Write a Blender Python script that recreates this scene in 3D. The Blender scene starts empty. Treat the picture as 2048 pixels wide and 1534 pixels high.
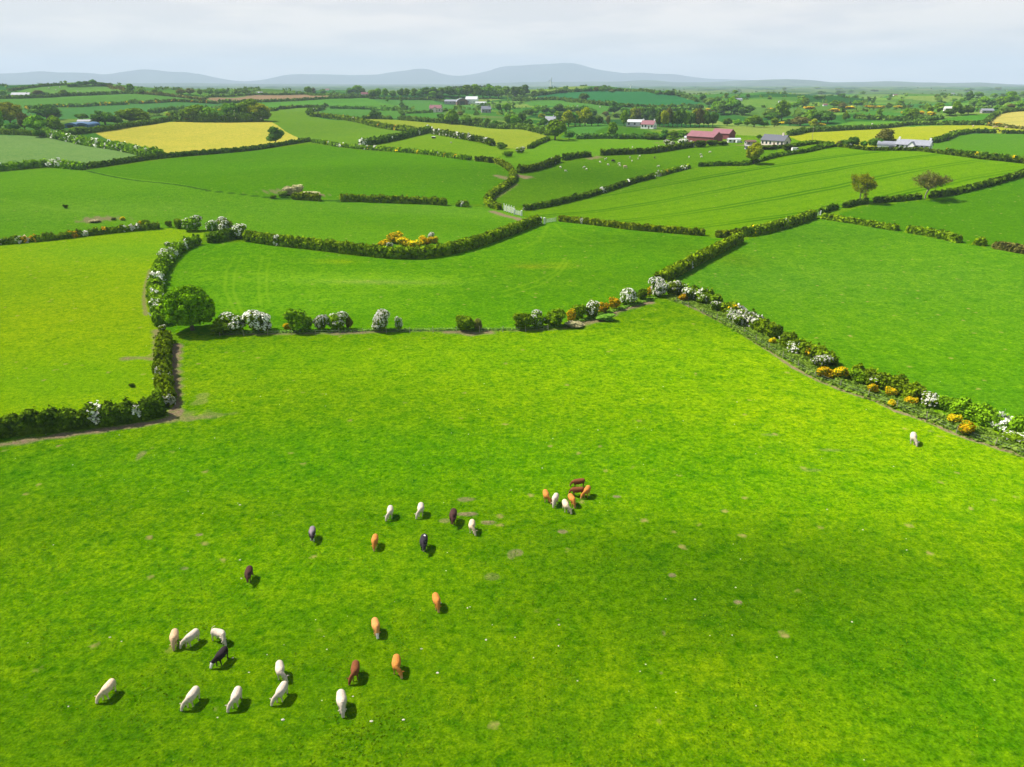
import bpy, math, random, zlib
import numpy as np
from mathutils import Vector, Matrix

# ------------------------------------------------------------------ camera, sky, sun, exposure
SC = bpy.context.scene
COL = SC.collection
CAM_H = 42.0
F_PX = 1500.0                      # focal length for a 2048 px wide frame
PITCH = math.atan((767.0 - 165.0) / F_PX)
cam_data = bpy.data.cameras.new("camera")
cam = bpy.data.objects.new("camera", cam_data)
COL.objects.link(cam)
cam.location = (0, 0, CAM_H)
cam.rotation_euler = (math.radians(90) - PITCH, 0, 0)
cam_data.sensor_fit = 'HORIZONTAL'
cam_data.sensor_width = 36.0
cam_data.lens = 36.0 * F_PX / 2048.0
cam_data.clip_start = 0.5
cam_data.clip_end = 60000
SC.camera = cam

SUN_EL = math.radians(50)
TO_SUN_AZ = math.atan2(-0.93, 0.36)          # measured from +Y towards +X
to_sun = Vector((math.sin(TO_SUN_AZ) * math.cos(SUN_EL), math.cos(TO_SUN_AZ) * math.cos(SUN_EL), math.sin(SUN_EL)))
sd = bpy.data.lights.new("sun", 'SUN')
sd.energy = 5.0
sd.angle = math.radians(0.5)
sd.color = (1.0, 0.95, 0.86)
sun = bpy.data.objects.new("sun", sd)
COL.objects.link(sun)
sun.rotation_euler = to_sun.to_track_quat('Z', 'Y').to_euler()
sun.location = (0, 0, 800)

W = bpy.data.worlds.new("World")
SC.world = W
W.use_nodes = True
nt = W.node_tree
nt.nodes.clear()
def N(t, kind, **kw):
    n = t.nodes.new(kind)
    for k, v in kw.items():
        setattr(n, k, v)
    return n
def inp(n, **kw):
    for k, v in kw.items():
        n.inputs[k.replace('_', ' ')].default_value = v
wo = N(nt, 'ShaderNodeOutputWorld')
bg = N(nt, 'ShaderNodeBackground')
bg.inputs['Strength'].default_value = 0.07
sky = N(nt, 'ShaderNodeTexSky', sky_type='NISHITA', sun_disc=False)
sky.sun_elevation = SUN_EL
sky.sun_rotation = TO_SUN_AZ % (2 * math.pi)
sky.air_density = 1.0
sky.dust_density = 1.2
tc = N(nt, 'ShaderNodeTexCoord')
mp = N(nt, 'ShaderNodeMapping')
mp.inputs['Scale'].default_value = (2.4, 2.4, 15.0)
nz = N(nt, 'ShaderNodeTexNoise')
inp(nz, Scale=2.2, Detail=6.0, Roughness=0.55, Distortion=0.35)
cr = N(nt, 'ShaderNodeValToRGB')
cr.color_ramp.elements[0].position = 0.36
cr.color_ramp.elements[0].color = (0.86, 0.86, 0.86, 1)
cr.color_ramp.elements[1].position = 0.66
cr.color_ramp.elements[1].color = (0.99, 0.99, 0.99, 1)
nz2 = N(nt, 'ShaderNodeTexNoise')
inp(nz2, Scale=3.1, Detail=5.0, Roughness=0.5)
cr2 = N(nt, 'ShaderNodeValToRGB')
cr2.color_ramp.elements[0].position = 0.41
cr2.color_ramp.elements[0].color = (6.4, 6.1, 6.2, 1)
cr2.color_ramp.elements[1].position = 0.60
cr2.color_ramp.elements[1].color = (7.7, 7.1, 6.85, 1)
mx = N(nt, 'ShaderNodeMix', data_type='RGBA')
L = nt.links.new
L(tc.outputs['Generated'], mp.inputs['Vector'])
L(mp.outputs[0], nz.inputs['Vector'])
L(mp.outputs[0], nz2.inputs['Vector'])
L(nz.outputs['Fac'], cr.inputs[0])
L(nz2.outputs['Fac'], cr2.inputs[0])
# the cloud veil is thick towards the horizon and breaks up overhead
sxyz = N(nt, 'ShaderNodeSeparateXYZ'); L(tc.outputs['Generated'], sxyz.inputs[0])
veil = N(nt, 'ShaderNodeMapRange'); veil.inputs['From Min'].default_value = 0.10; veil.inputs['From Max'].default_value = 0.38
veil.inputs['To Min'].default_value = 1.0; veil.inputs['To Max'].default_value = 0.12
L(sxyz.outputs[2], veil.inputs['Value'])
vm = N(nt, 'ShaderNodeMath', operation='MULTIPLY'); L(cr.outputs[0], vm.inputs[0]); L(veil.outputs[0], vm.inputs[1])
L(vm.outputs[0], mx.inputs['Factor'])
L(sky.outputs[0], mx.inputs[6])
L(cr2.outputs[0], mx.inputs[7])
L(mx.outputs[2], bg.inputs[0])
L(bg.outputs[0], wo.inputs[0])

SC.view_settings.view_transform = 'Standard'
SC.view_settings.look = 'None'
SC.view_settings.exposure = 0.95
SC.view_settings.gamma = 1.0
SC.render.engine = 'CYCLES'
SC.cycles.max_bounces = 5
SC.cycles.diffuse_bounces = 2
SC.cycles.glossy_bounces = 1
SC.cycles.transmission_bounces = 2
SC.cycles.volume_bounces = 1
SC.cycles.use_denoising = True
try:
    SC.cycles.denoising_input_passes = 'RGB_ALBEDO_NORMAL'
except Exception:
    pass

# ------------------------------------------------------------------ terrain and photo rays
CP, SP = math.cos(PITCH), math.sin(PITCH)
def ray(px, py):
    xc, yc = (px - 1024.0) / F_PX, (767.0 - py) / F_PX
    d = np.array([xc, yc * SP + CP, yc * CP - SP])
    return d / np.linalg.norm(d)
def smooth(x, a, b):
    t = np.clip((x - a) / (b - a), 0, 1)
    return t * t * (3 - 2 * t)
WAVES = [(0.8, 0.6, 230, 1.0, 0.3), (-0.5, 0.86, 170, 0.9, 1.7), (0.98, -0.2, 310, 1.3, 4.1),
         (0.3, 0.95, 120, 0.45, 2.2), (-0.9, 0.4, 95, 0.3, 5.0), (0.6, -0.8, 410, 1.6, 0.9)]
BUMPS = []
def ground_h(x, y):
    x = np.asarray(x, float); y = np.asarray(y, float)
    d = np.hypot(x, y)
    z = 9.0 * smooth(d, 240, 800) - 9.0 * smooth(d, 1700, 3200)
    n = 0
    for cx, cy, wl, a, ph in WAVES:
        n = n + a * np.sin((cx * x + cy * y) * 2 * math.pi / wl + ph)
    z = z + n * (0.12 + 0.75 * smooth(d, 100, 380)) * (1 + 1.3 * smooth(d, 700, 1800))
    for bx, by, sa, sr, amp, ux, uy in BUMPS:
        dx, dy = x - bx, y - by
        u = dx * ux + dy * uy            # radial
        v = -dx * uy + dy * ux           # across
        z = z + amp * np.exp(-0.5 * ((u / sr) ** 2 + (v / sa) ** 2))
    return z
def gh(x, y):
    return float(ground_h(x, y))
def bump(px, py, D, sa, sr, maxamp=60):
    r = ray(px, py)
    k = D / math.hypot(r[0], r[1])
    x, y, z = r[0] * k, r[1] * k, CAM_H + r[2] * k
    amp = z - gh(x, y)
    amp = max(-12, min(maxamp, amp))
    u = math.hypot(x, y)
    BUMPS.append((x, y, sa, sr, amp, x / u, y / u))
bump(420, 190, 1500, 620, 260)
bump(150, 171, 1500, 150, 200)
bump(1260, 181, 1450, 170, 170)
bump(965, 174, 1900, 110, 150)
bump(2080, 196, 1500, 260, 260)
bump(2030, 222, 900, 90, 90)
bump(1850, 252, 760, 130, 70)
bump(1240, 258, 850, 60, 60)
bump(640, 312, 470, 95, 60)
bump(440, 244, 720, 90, 80)
bump(1750, 305, 430, 80, 60)
bump(820, 425, 275, 40, 22)
bump(700, 232, 850, 120, 60)

TS = np.concatenate([np.arange(20, 400, 1.0), 400 * 1.0035 ** np.arange(0, 1000)])
TS = TS[TS < 12500]
def cast(px, py, off=0.0):
    """world point where the view ray of photo pixel (px, py) meets the terrain raised by off"""
    r = ray(px, py)
    x, y, z = r[0] * TS, r[1] * TS, CAM_H + r[2] * TS
    below = z < ground_h(x, y) + off
    if not below.any():
        return None
    i = int(np.argmax(below))
    a, b = TS[max(i - 1, 0)], TS[i]
    for _ in range(14):
        m = 0.5 * (a + b)
        if CAM_H + r[2] * m < gh(r[0] * m, r[1] * m) + off: b = m
        else: a = m
    return np.array([r[0] * b, r[1] * b, CAM_H + r[2] * b - off])
def P(px, py, dmax=2500, off=0.0):
    q = py
    for _ in range(60):
        p = cast(px, q, off)
        if p is not None and math.hypot(p[0], p[1]) < dmax:
            return p
        q += 0.7
    r = ray(px, py)
    k = dmax / math.hypot(r[0], r[1])
    return np.array([r[0] * k, r[1] * k, gh(r[0] * k, r[1] * k)])
def depth(p):
    return p[1] * CP - (p[2] - CAM_H) * SP
def px_m(p):                      # photo pixels per metre at p
    return F_PX / depth(p)

# ------------------------------------------------------------------ tagging and meshes
def tag(o, label=None, cat=None, group=None, kind=None):
    if label: o['label'] = label
    if cat: o['category'] = cat
    if group: o['group'] = group
    if kind: o['kind'] = kind
    return o
def link(name, data, parent=None, loc=None):
    o = bpy.data.objects.new(name, data)
    COL.objects.link(o)
    if parent: o.parent = parent
    if loc is not None: o.location = loc
    return o
def mesh_np(name, V, faces, mats=(), midx=None, tint=None, smooth_shade=False):
    """faces: (n,4) or (n,3) int array"""
    V = np.asarray(V, np.float32); Q = np.asarray(faces, np.int32)
    me = bpy.data.meshes.new(name)
    k = Q.shape[1]
    me.vertices.add(len(V)); me.vertices.foreach_set('co', V.ravel())
    me.loops.add(Q.size); me.loops.foreach_set('vertex_index', Q.ravel())
    me.polygons.add(len(Q))
    me.polygons.foreach_set('loop_start', np.arange(0, Q.size, k, dtype=np.int32))
    me.polygons.foreach_set('loop_total', np.full(len(Q), k, np.int32))
    for m in mats: me.materials.append(m)
    if midx is not None: me.polygons.foreach_set('material_index', np.asarray(midx, np.int32))
    if tint is not None:
        a = me.attributes.new('tint', 'FLOAT', 'POINT')
        a.data.foreach_set('value', np.asarray(tint, np.float32))
    me.update(calc_edges=True)
    if smooth_shade:
        me.polygons.foreach_set('use_smooth', np.ones(len(Q), bool))
    return me

# ------------------------------------------------------------------ materials
def srgb(c):
    return tuple(((v / 255.0) / 12.92 if v / 255.0 <= 0.04045 else ((v / 255.0 + 0.055) / 1.055) ** 2.4) for v in c)
def mat(name):
    m = bpy.data.materials.new(name)
    m.use_nodes = True
    t = m.node_tree
    t.nodes.clear()
    return m, t, N(t, 'ShaderNodeOutputMaterial')
def mixc(t, fac, a, b, blend='MIX'):
    n = N(t, 'ShaderNodeMix', data_type='RGBA', blend_type=blend)
    for sock, v in ((0, fac), (6, a), (7, b)):
        if isinstance(v, (int, float)): n.inputs[sock].default_value = v
        elif isinstance(v, tuple): n.inputs[sock].default_value = (v[0], v[1], v[2], 1)
        else: t.links.new(v, n.inputs[sock])
    return n.outputs[2]
def mth(t, op, a, b=None, c=None, clamp=False):
    n = N(t, 'ShaderNodeMath', operation=op, use_clamp=clamp)
    for i, v in enumerate((a, b, c)):
        if v is None: continue
        if isinstance(v, (int, float)): n.inputs[i].default_value = v
        else: t.links.new(v, n.inputs[i])
    return n.outputs[0]
def noise(t, vec, scale, detail=3.0, rough=0.55, dist=0.0):
    n = N(t, 'ShaderNodeTexNoise')
    inp(n, Scale=scale, Detail=detail, Roughness=rough, Distortion=dist)
    if vec is not None: t.links.new(vec, n.inputs['Vector'])
    return n.outputs['Fac']
def ramp(t, v, a, b):
    n = N(t, 'ShaderNodeMapRange')
    n.inputs['From Min'].default_value = a; n.inputs['From Max'].default_value = b
    t.links.new(v, n.inputs['Value'])
    return n.outputs[0]

def leaf_mat(name, dark, light, trans=0.16, nscale=0.6):
    m, t, out = mat(name)
    at = N(t, 'ShaderNodeAttribute', attribute_name='tint')
    tcn = N(t, 'ShaderNodeTexCoord')
    nn = noise(t, tcn.outputs['Object'], nscale, 3.0)
    oi = N(t, 'ShaderNodeObjectInfo')
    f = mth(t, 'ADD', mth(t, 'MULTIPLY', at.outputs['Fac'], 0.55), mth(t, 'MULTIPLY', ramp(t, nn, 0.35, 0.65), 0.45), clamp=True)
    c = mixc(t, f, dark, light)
    hs = N(t, 'ShaderNodeHueSaturation')
    t.links.new(c, hs.inputs['Color'])
    t.links.new(mth(t, 'ADD', mth(t, 'MULTIPLY', oi.outputs['Random'], 0.5), 0.75), hs.inputs['Value'])
    t.links.new(mth(t, 'ADD', mth(t, 'MULTIPLY', oi.outputs['Random'], 0.03), 0.485), hs.inputs['Hue'])
    c = hs.outputs[0]
    d = N(t, 'ShaderNodeBsdfDiffuse'); t.links.new(c, d.inputs[0])
    tr = N(t, 'ShaderNodeBsdfTranslucent'); t.links.new(c, tr.inputs[0])
    ms = N(t, 'ShaderNodeMixShader'); ms.inputs[0].default_value = trans
    t.links.new(d.outputs[0], ms.inputs[1]); t.links.new(tr.outputs[0], ms.inputs[2])
    t.links.new(ms.outputs[0], out.inputs[0])
    return m
def simple(name, col, rough=0.8, var=0.25, scale=3.0, spec=0.2, bump_s=0.0):
    m, t, out = mat(name)
    b = N(t, 'ShaderNodeBsdfPrincipled')
    b.inputs['Roughness'].default_value = rough
    b.inputs['Specular IOR Level'].default_value = spec
    tcn = N(t, 'ShaderNodeTexCoord')
    nn = noise(t, tcn.outputs['Object'], scale, 4.0, 0.6)
    c = mixc(t, ramp(t, nn, 0.3, 0.7), tuple(v * (1 - var) for v in col), tuple(min(1, v * (1 + var)) for v in col))
    t.links.new(c, b.inputs['Base Color'])
    if bump_s:
        bp = N(t, 'ShaderNodeBump'); bp.inputs['Strength'].default_value = bump_s
        t.links.new(nn, bp.inputs['Height']); t.links.new(bp.outputs[0], b.inputs['Normal'])
    t.links.new(b.outputs[0], out.inputs[0])
    return m

G_HEDGE = leaf_mat('hedge_leaves', (0.035, 0.085, 0.003), (0.255, 0.400, 0.008))
G_TRIM = leaf_mat('trimmed_hedge_leaves', (0.035, 0.070, 0.002), (0.275, 0.380, 0.005))
G_DARK = leaf_mat('dark_hedge_leaves', (0.022, 0.055, 0.002), (0.140, 0.230, 0.008))
G_FAR = leaf_mat('far_hedge_leaves', (0.045, 0.105, 0.014), (0.170, 0.300, 0.024))
G_TREE = leaf_mat('broadleaf_leaves', (0.060, 0.150, 0.004), (0.250, 0.430, 0.010), nscale=3.0)
G_SYC = leaf_mat('sycamore_leaves', (0.030, 0.090, 0.001), (0.270, 0.480, 0.004), nscale=0.9)
G_TDARK = leaf_mat('dark_tree_leaves', (0.036, 0.100, 0.012), (0.150, 0.300, 0.022), nscale=3.0)
G_YEL = leaf_mat('young_yellow_leaves', (0.160, 0.220, 0.006), (0.42, 0.48, 0.015), nscale=3.0)
G_BROWN = leaf_mat('bronze_twigs', (0.085, 0.090, 0.020), (0.230, 0.230, 0.040), nscale=3.0)
G_WHITE = leaf_mat('hawthorn_blossom', (0.50, 0.50, 0.38), (0.86, 0.85, 0.76), 0.15)
G_GORSE = leaf_mat('gorse_flowers', (0.40, 0.24, 0.002), (0.95, 0.64, 0.010), 0.12)
G_WEED = leaf_mat('bank_weeds', (0.080, 0.200, 0.016), (0.28, 0.46, 0.05), 0.3)
G_SCRUB = leaf_mat('dry_scrub', (0.28, 0.27, 0.10), (0.72, 0.66, 0.38), 0.1)
BARK = simple('bark', (0.11, 0.085, 0.06), 0.9, 0.35, 6.0)
PALEBARK = simple('pale_bark', (0.25, 0.22, 0.17), 0.9, 0.3, 3.0)
WOOD = simple('weathered_wood', (0.30, 0.26, 0.20), 0.9, 0.3, 5.0)
STEEL = simple('galvanised_steel', (0.50, 0.52, 0.53), 0.5, 0.1, 3.0, 0.5)
WHITEP = simple('white_paint', (0.80, 0.79, 0.76), 0.6, 0.05, 0.6)
CREAMW = simple('cream_render', (0.72, 0.60, 0.52), 0.8, 0.08, 0.5)
SLATE = simple('slate', (0.040, 0.046, 0.070), 0.6, 0.2, 2.0, 0.4)
GREYR = simple('grey_roof', (0.22, 0.23, 0.27), 0.6, 0.15, 1.0, 0.3)
REDR = simple('red_roof', (0.20, 0.075, 0.09), 0.7, 0.12, 0.5, 0.3)
REDSIDE = simple('red_cladding', (0.20, 0.05, 0.055), 0.7, 0.12, 0.5)
BLOCK = simple('concrete_block', (0.36, 0.34, 0.33), 0.9, 0.15, 1.0)
STONE = simple('grey_stone', (0.30, 0.29, 0.28), 0.9, 0.2, 1.5)
GLASSM = simple('window_glass', (0.03, 0.035, 0.045), 0.15, 0.1, 1.0, 0.6)
BLUEC = simple('blue_grey_cladding', (0.055, 0.12, 0.22), 0.6, 0.15, 0.5)
BLACKP = simple('black_rubber', (0.02, 0.02, 0.02), 0.7, 0.1, 1.0)
BROWNP = simple('brown_boards', (0.16, 0.10, 0.07), 0.8, 0.2, 1.0)

# ------------------------------------------------------------------ the ground sheet
rng = np.random.default_rng(7)
K_ALB = 1.92
def alb(c):
    return np.array([max(v, 0.0015) / K_ALB for v in srgb(c)])
# azimuth columns: dense ahead, coarse behind; distance rows: about one picture row each
az = np.concatenate([np.arange(-180, -52, 4.0), np.arange(-52, -42, 0.4), np.arange(-42, 42, 0.082), np.arange(42, 52, 0.4), np.arange(52, 180.01, 4.0)])
az[-1] = 180.0
dep = np.arange(62.0, 0.9, -0.075)
dr = CAM_H / np.tan(np.radians(dep))
dr = dr[dr < 330]
d2 = [dr[-1]]
while d2[-1] < 19500: d2.append(d2[-1] * 1.0058)
dr = np.concatenate([[0.5, 8, 15], dr, d2[1:]])
A, D = np.meshgrid(np.radians(az), dr)
GX, GY = (np.sin(A) * D).ravel(), (np.cos(A) * D).ravel()
GZ = ground_h(GX, GY)
GD = D.ravel()
NA, ND = len(az), len(dr)

def wpoly(pts, dmax=2500):
    return np.array([P(x, y, dmax)[:2] for x, y in pts])
def densify(poly, step=8.0, closed=True):
    out = []
    n = len(poly)
    for i in range(n if closed else n - 1):
        a, b = poly[i], poly[(i + 1) % n]
        k = max(1, int(math.hypot(*(b - a)) / step))
        for j in range(k): out.append(a + (b - a) * j / k)
    if not closed: out.append(poly[-1])
    return np.array(out)
def inside(poly, X, Y):
    res = np.zeros(len(X), bool)
    x0, y0 = poly.min(0); x1, y1 = poly.max(0)
    cand = np.where((X >= x0) & (X <= x1) & (Y >= y0) & (Y <= y1))[0]
    cx, cy = X[cand], Y[cand]
    r = np.zeros(len(cand), bool)
    n = len(poly)
    for i in range(n):
        ax, ay = poly[i]; bx, by = poly[(i + 1) % n]
        if ay == by: continue
        c = ((ay > cy) != (by > cy)) & (cx < (bx - ax) * (cy - ay) / (by - ay) + ax)
        r ^= c
    res[cand] = r
    return res
def dist_line(pl, X, Y, lim=12.0):
    """distance to a world polyline, inf beyond lim"""
    out = np.full(len(X), 1e9)
    x0, y0 = pl.min(0) - lim; x1, y1 = pl.max(0) + lim
    cand = np.where((X >= x0) & (X <= x1) & (Y >= y0) & (Y <= y1))[0]
    cx, cy = X[cand], Y[cand]
    best = np.full(len(cand), 1e9)
    for i in range(len(pl) - 1):
        a, b = pl[i], pl[i + 1]
        ab = b - a; l2 = max(1e-6, ab @ ab)
        t = np.clip(((cx - a[0]) * ab[0] + (cy - a[1]) * ab[1]) / l2, 0, 1)
        best = np.minimum(best, np.hypot(cx - a[0] - t * ab[0], cy - a[1] - t * ab[1]))
    out[cand] = best
    return out

NV = len(GX)
FC = np.tile(alb((112, 163, 6)), (NV, 1))
# far patchwork: cells with a colour each
sites = []
for _ in range(1500):
    a = rng.uniform(-55, 55); d = 650 * (13000 / 650.0) ** rng.uniform(0, 1)
    sites.append((math.sin(math.radians(a)) * d, math.cos(math.radians(a)) * d, rng.integers(0, 10), 0))
sites = np.array(sites)
PAL = [alb(c) for c in ((84, 150, 60), (64, 128, 52), (105, 165, 60), (120, 170, 70), (50, 110, 50), (140, 175, 85), (92, 150, 62), (70, 140, 66), (100, 150, 62), (118, 160, 78))]
far_i = np.where(GD > 620)[0]
wx = GX[far_i] + 30 * np.sin(GY[far_i] / 140.0); wy = GY[far_i] + 30 * np.sin(GX[far_i] / 120.0)
cell = np.zeros(len(far_i), int); edge = np.zeros(len(far_i))
for s in range(0, len(far_i), 4000):
    dd = (wx[s:s + 4000, None] - sites[None, :, 0]) ** 2 + (wy[s:s + 4000, None] - sites[None, :, 1]) ** 2
    two = np.argpartition(dd, 1, axis=1)[:, :2]
    rr = np.arange(len(dd))
    a_, b_ = dd[rr, two[:, 0]], dd[rr, two[:, 1]]
    cell[s:s + 4000] = np.where(a_ <= b_, two[:, 0], two[:, 1])
    edge[s:s + 4000] = np.abs(np.sqrt(b_) - np.sqrt(a_))
FC[far_i] = np.array(PAL)[sites[cell, 2].astype(int)]
FC[far_i] *= (1 - 0.35 * smooth(GD[far_i], 2200, 4500))[:, None]   # farther out woods and hedges fill much of each cell

FIELDS = [
 ((80, 138, 28), [(1150, 275), (1155, 257), (1230, 250), (1335, 273), (1180, 278)]),
 ((108, 172, 72), [(0, 197), (150, 190), (275, 187), (380, 195), (437, 204), (310, 204), (200, 209), (50, 217), (0, 216)]),
 ((92, 160, 82), [(0, 218), (50, 218), (200, 210), (310, 205), (437, 206), (445, 208), (350, 222), (280, 225), (200, 235), (120, 240), (40, 225)]),
 ((120, 178, 78), [(0, 190), (60, 175), (140, 168), (230, 168), (250, 182), (100, 193)]),
 ((182, 158, 130), [(412, 197), (512, 189.5), (612, 188), (700, 194), (612, 199), (520, 203), (437, 204)]),
 ((104, 172, 62), [(437, 206), (520, 204), (610, 200), (700, 195), (740, 196), (840, 212), (700, 214), (640, 212), (560, 215), (530, 219), (515, 207)]),
 ((96, 160, 72), [(740, 196), (860, 199), (960, 214), (880, 222), (800, 213)]),
 ((98, 162, 66), [(655, 214), (790, 218), (805, 236), (720, 234), (660, 230), (625, 228)]),
 ((90, 158, 60), [(800, 228), (890, 222), (880, 238), (805, 236)]),
 ((120, 170, 42), [(500, 245), (530, 222), (580, 216), (640, 214), (618, 228), (640, 236), (690, 242), (760, 256), (832, 266), (812, 275), (762, 287), (717, 291), (660, 287), (625, 280)]),
 ((165, 190, 58), [(700, 236), (800, 240), (900, 246), (1000, 258), (1060, 262), (1095, 270), (1050, 300), (990, 292), (912, 276), (867, 266), (832, 262), (760, 250)]),
 ((128, 176, 30), [(717, 293), (812, 277), (862, 266), (912, 278), (990, 294), (1040, 299), (1000, 312), (985, 326), (900, 312), (800, 302)]),
 ((110, 172, 60), [(40, 268), (90, 270), (140, 268), (230, 259), (340, 243), (250, 250), (150, 262)]),
 ((224, 222, 92), [(190, 266), (340, 244), (430, 244), (540, 243), (570, 262), (605, 278), (560, 292), (512, 299), (400, 311), (325, 314), (262, 294)]),
 ((86, 150, 50), [(132, 270), (190, 266), (262, 294), (200, 288)]),
 ((138, 184, 104), [(-500, 270), (0, 271), (85, 270), (140, 280), (240, 300), (325, 315), (250, 325), (175, 338), (100, 332), (0, 338), (-500, 350)]),
 ((115, 172, 30), [(985, 326), (1010, 310), (1060, 298), (1096, 280), (1150, 277), (1250, 277), (1330, 277), (1400, 288), (1390, 294), (1310, 303), (1200, 311), (1118, 321), (1070, 341), (1035, 346), (1022, 345)]),
 ((150, 178, 84), [(1300, 262), (1400, 255), (1540, 251), (1650, 255), (1698, 257), (1611, 264), (1560, 275), (1480, 270), (1400, 264)]),
 ((106, 168, 52), [(1640, 254), (1700, 243), (1823, 243), (1886, 237), (1811, 248), (1786, 253), (1698, 257)]),
 ((84, 150, 62), [(1700, 236), (1740, 224), (1810, 226), (1830, 236), (1823, 240), (1750, 240)]),
 ((88, 158, 44), [(1811, 249), (1886, 238), (1940, 230), (2000, 226), (1986, 233), (1971, 245), (1886, 248)]),
 ((205, 202, 110), [(1971, 246), (1986, 233), (2003, 226), (2048, 221), (2400, 214), (2400, 262), (2048, 258)]),
 ((180, 196, 45), [(1575, 272), (1611, 266), (1698, 260), (1786, 255), (1886, 251), (1971, 250), (2048, 258), (2400, 266), (2400, 276), (2048, 266), (1936, 266), (1911, 270), (1886, 281), (1861, 286), (1780, 294), (1671, 292), (1633, 287)]),
 ((96, 156, 36), [(1861, 288), (1886, 282), (1911, 271), (1936, 267), (2048, 268), (2400, 278), (2400, 340), (2048, 318), (1890, 304), (1850, 300)]),
 ((56, 136, 80), [(1061, 193), (1124, 184), (1180, 181), (1249, 182), (1311, 186), (1349, 188), (1374, 195), (1400, 206), (1374, 213), (1324, 215), (1249, 211.5), (1164, 203), (1131, 198.5)]),
 ((96, 160, 66), [(1050, 206), (1131, 200), (1199, 210), (1249, 214), (1220, 228), (1190, 226), (1120, 212), (1060, 212)]),
 ((92, 158, 62), [(1226, 250), (1190, 262), (1200, 276), (1120, 276), (1140, 258), (1200, 248)]),
 ((102, 156, 14), [(1035, 415), (1005, 408), (985, 400), (1000, 382), (1028, 362), (1035, 347), (1118, 326), (1200, 312), (1310, 306), (1400, 294), (1470, 286), (1560, 298), (1540, 317), (1500, 328), (1380, 337), (1270, 364), (1180, 392), (1080, 417)]),
 ((96, 160, 0), [(175, 340), (330, 319), (450, 305), (620, 288), (700, 298), (800, 305), (900, 315), (990, 328), (1022, 348), (1018, 368), (980, 390), (968, 410), (935, 408), (800, 402), (676, 398), (560, 396), (420, 380)]),
 ((112, 176, 26), [(-500, 350), (0, 342), (110, 336), (175, 340), (420, 380), (560, 396), (676, 398), (935, 410), (1000, 420), (1075, 438), (1000, 478), (900, 508), (860, 514), (700, 508), (500, 480), (440, 462), (345, 455), (200, 468), (0, 492), (-500, 540)]),
 ((112, 167, 2), [(1045, 428), (1100, 415), (1180, 396), (1270, 368), (1375, 340), (1480, 333), (1530, 322), (1611, 306), (1671, 294), (1736, 302), (1836, 303), (1961, 319), (2048, 328), (2500, 350), (2500, 280), (2048, 350), (1980, 368), (1850, 396), (1720, 410), (1640, 430), (1560, 456), (1480, 474), (1418, 473), (1300, 462), (1200, 450), (1110, 440)]),
 ((84, 145, 8), [(1645, 436), (1720, 414), (1850, 400), (1980, 372), (2048, 355), (2500, 285), (2500, 600), (2048, 507), (1925, 486), (1812, 465)]),
 ((100, 162, 22), [(1310, 572), (1480, 484), (1560, 460), (1640, 434), (1800, 464), (1925, 487), (2048, 509), (2500, 602), (2500, 1100), (2048, 880), (1893, 818), (1788, 778), (1661, 734), (1520, 660), (1436, 612)]),
 ((104, 172, 10), [(335, 665), (318, 640), (315, 600), (330, 540), (360, 505), (410, 486), (500, 484), (600, 498), (700, 512), (860, 517), (960, 494), (1080, 447), (1110, 441), (1200, 452), (1300, 464), (1418, 474), (1478, 480), (1400, 525), (1310, 572), (1260, 600), (1150, 640), (1040, 655), (900, 662), (640, 662)]),
 ((152, 198, 6), [(-700, 560), (0, 492), (200, 470), (345, 457), (410, 465), (400, 484), (355, 500), (330, 530), (305, 580), (315, 650), (328, 690), (320, 740), (330, 825), (130, 858), (0, 874), (-700, 930)]),
]
FID = np.full(NV, -1)
polys = []
for i, (c, pts) in enumerate(FIELDS):
    wp = densify(wpoly(pts))
    polys.append(wp)
    m = inside(wp, GX, GY)
    FC[m] = alb(c); FID[m] = i
# far hedgerows along the cell borders lie outside the traced fields
far_free = (FID[far_i] < 0)

def patch(px, py, rx, ry, c, s=0.8, ang=0.0):
    """soft patch of tone for sward and painted cloud shadow, radii in metres"""
    p = P(px, py)
    dx, dy = GX - p[0], GY - p[1]
    ca, sa = math.cos(ang), math.sin(ang)
    u, v = dx * ca + dy * sa, -dx * sa + dy * ca
    w = s * np.exp(-0.5 * ((u / rx) ** 2 + (v / ry) ** 2))[:, None]
    return w, alb(c)
def apply_patch(*a, only=None, **k):
    global FC
    w, c = patch(*a, **k)
    if only is not None: w = w * (FID == only)[:, None]
    FC = FC * (1 - w) + c * w
NF = len(FIELDS)
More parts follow.
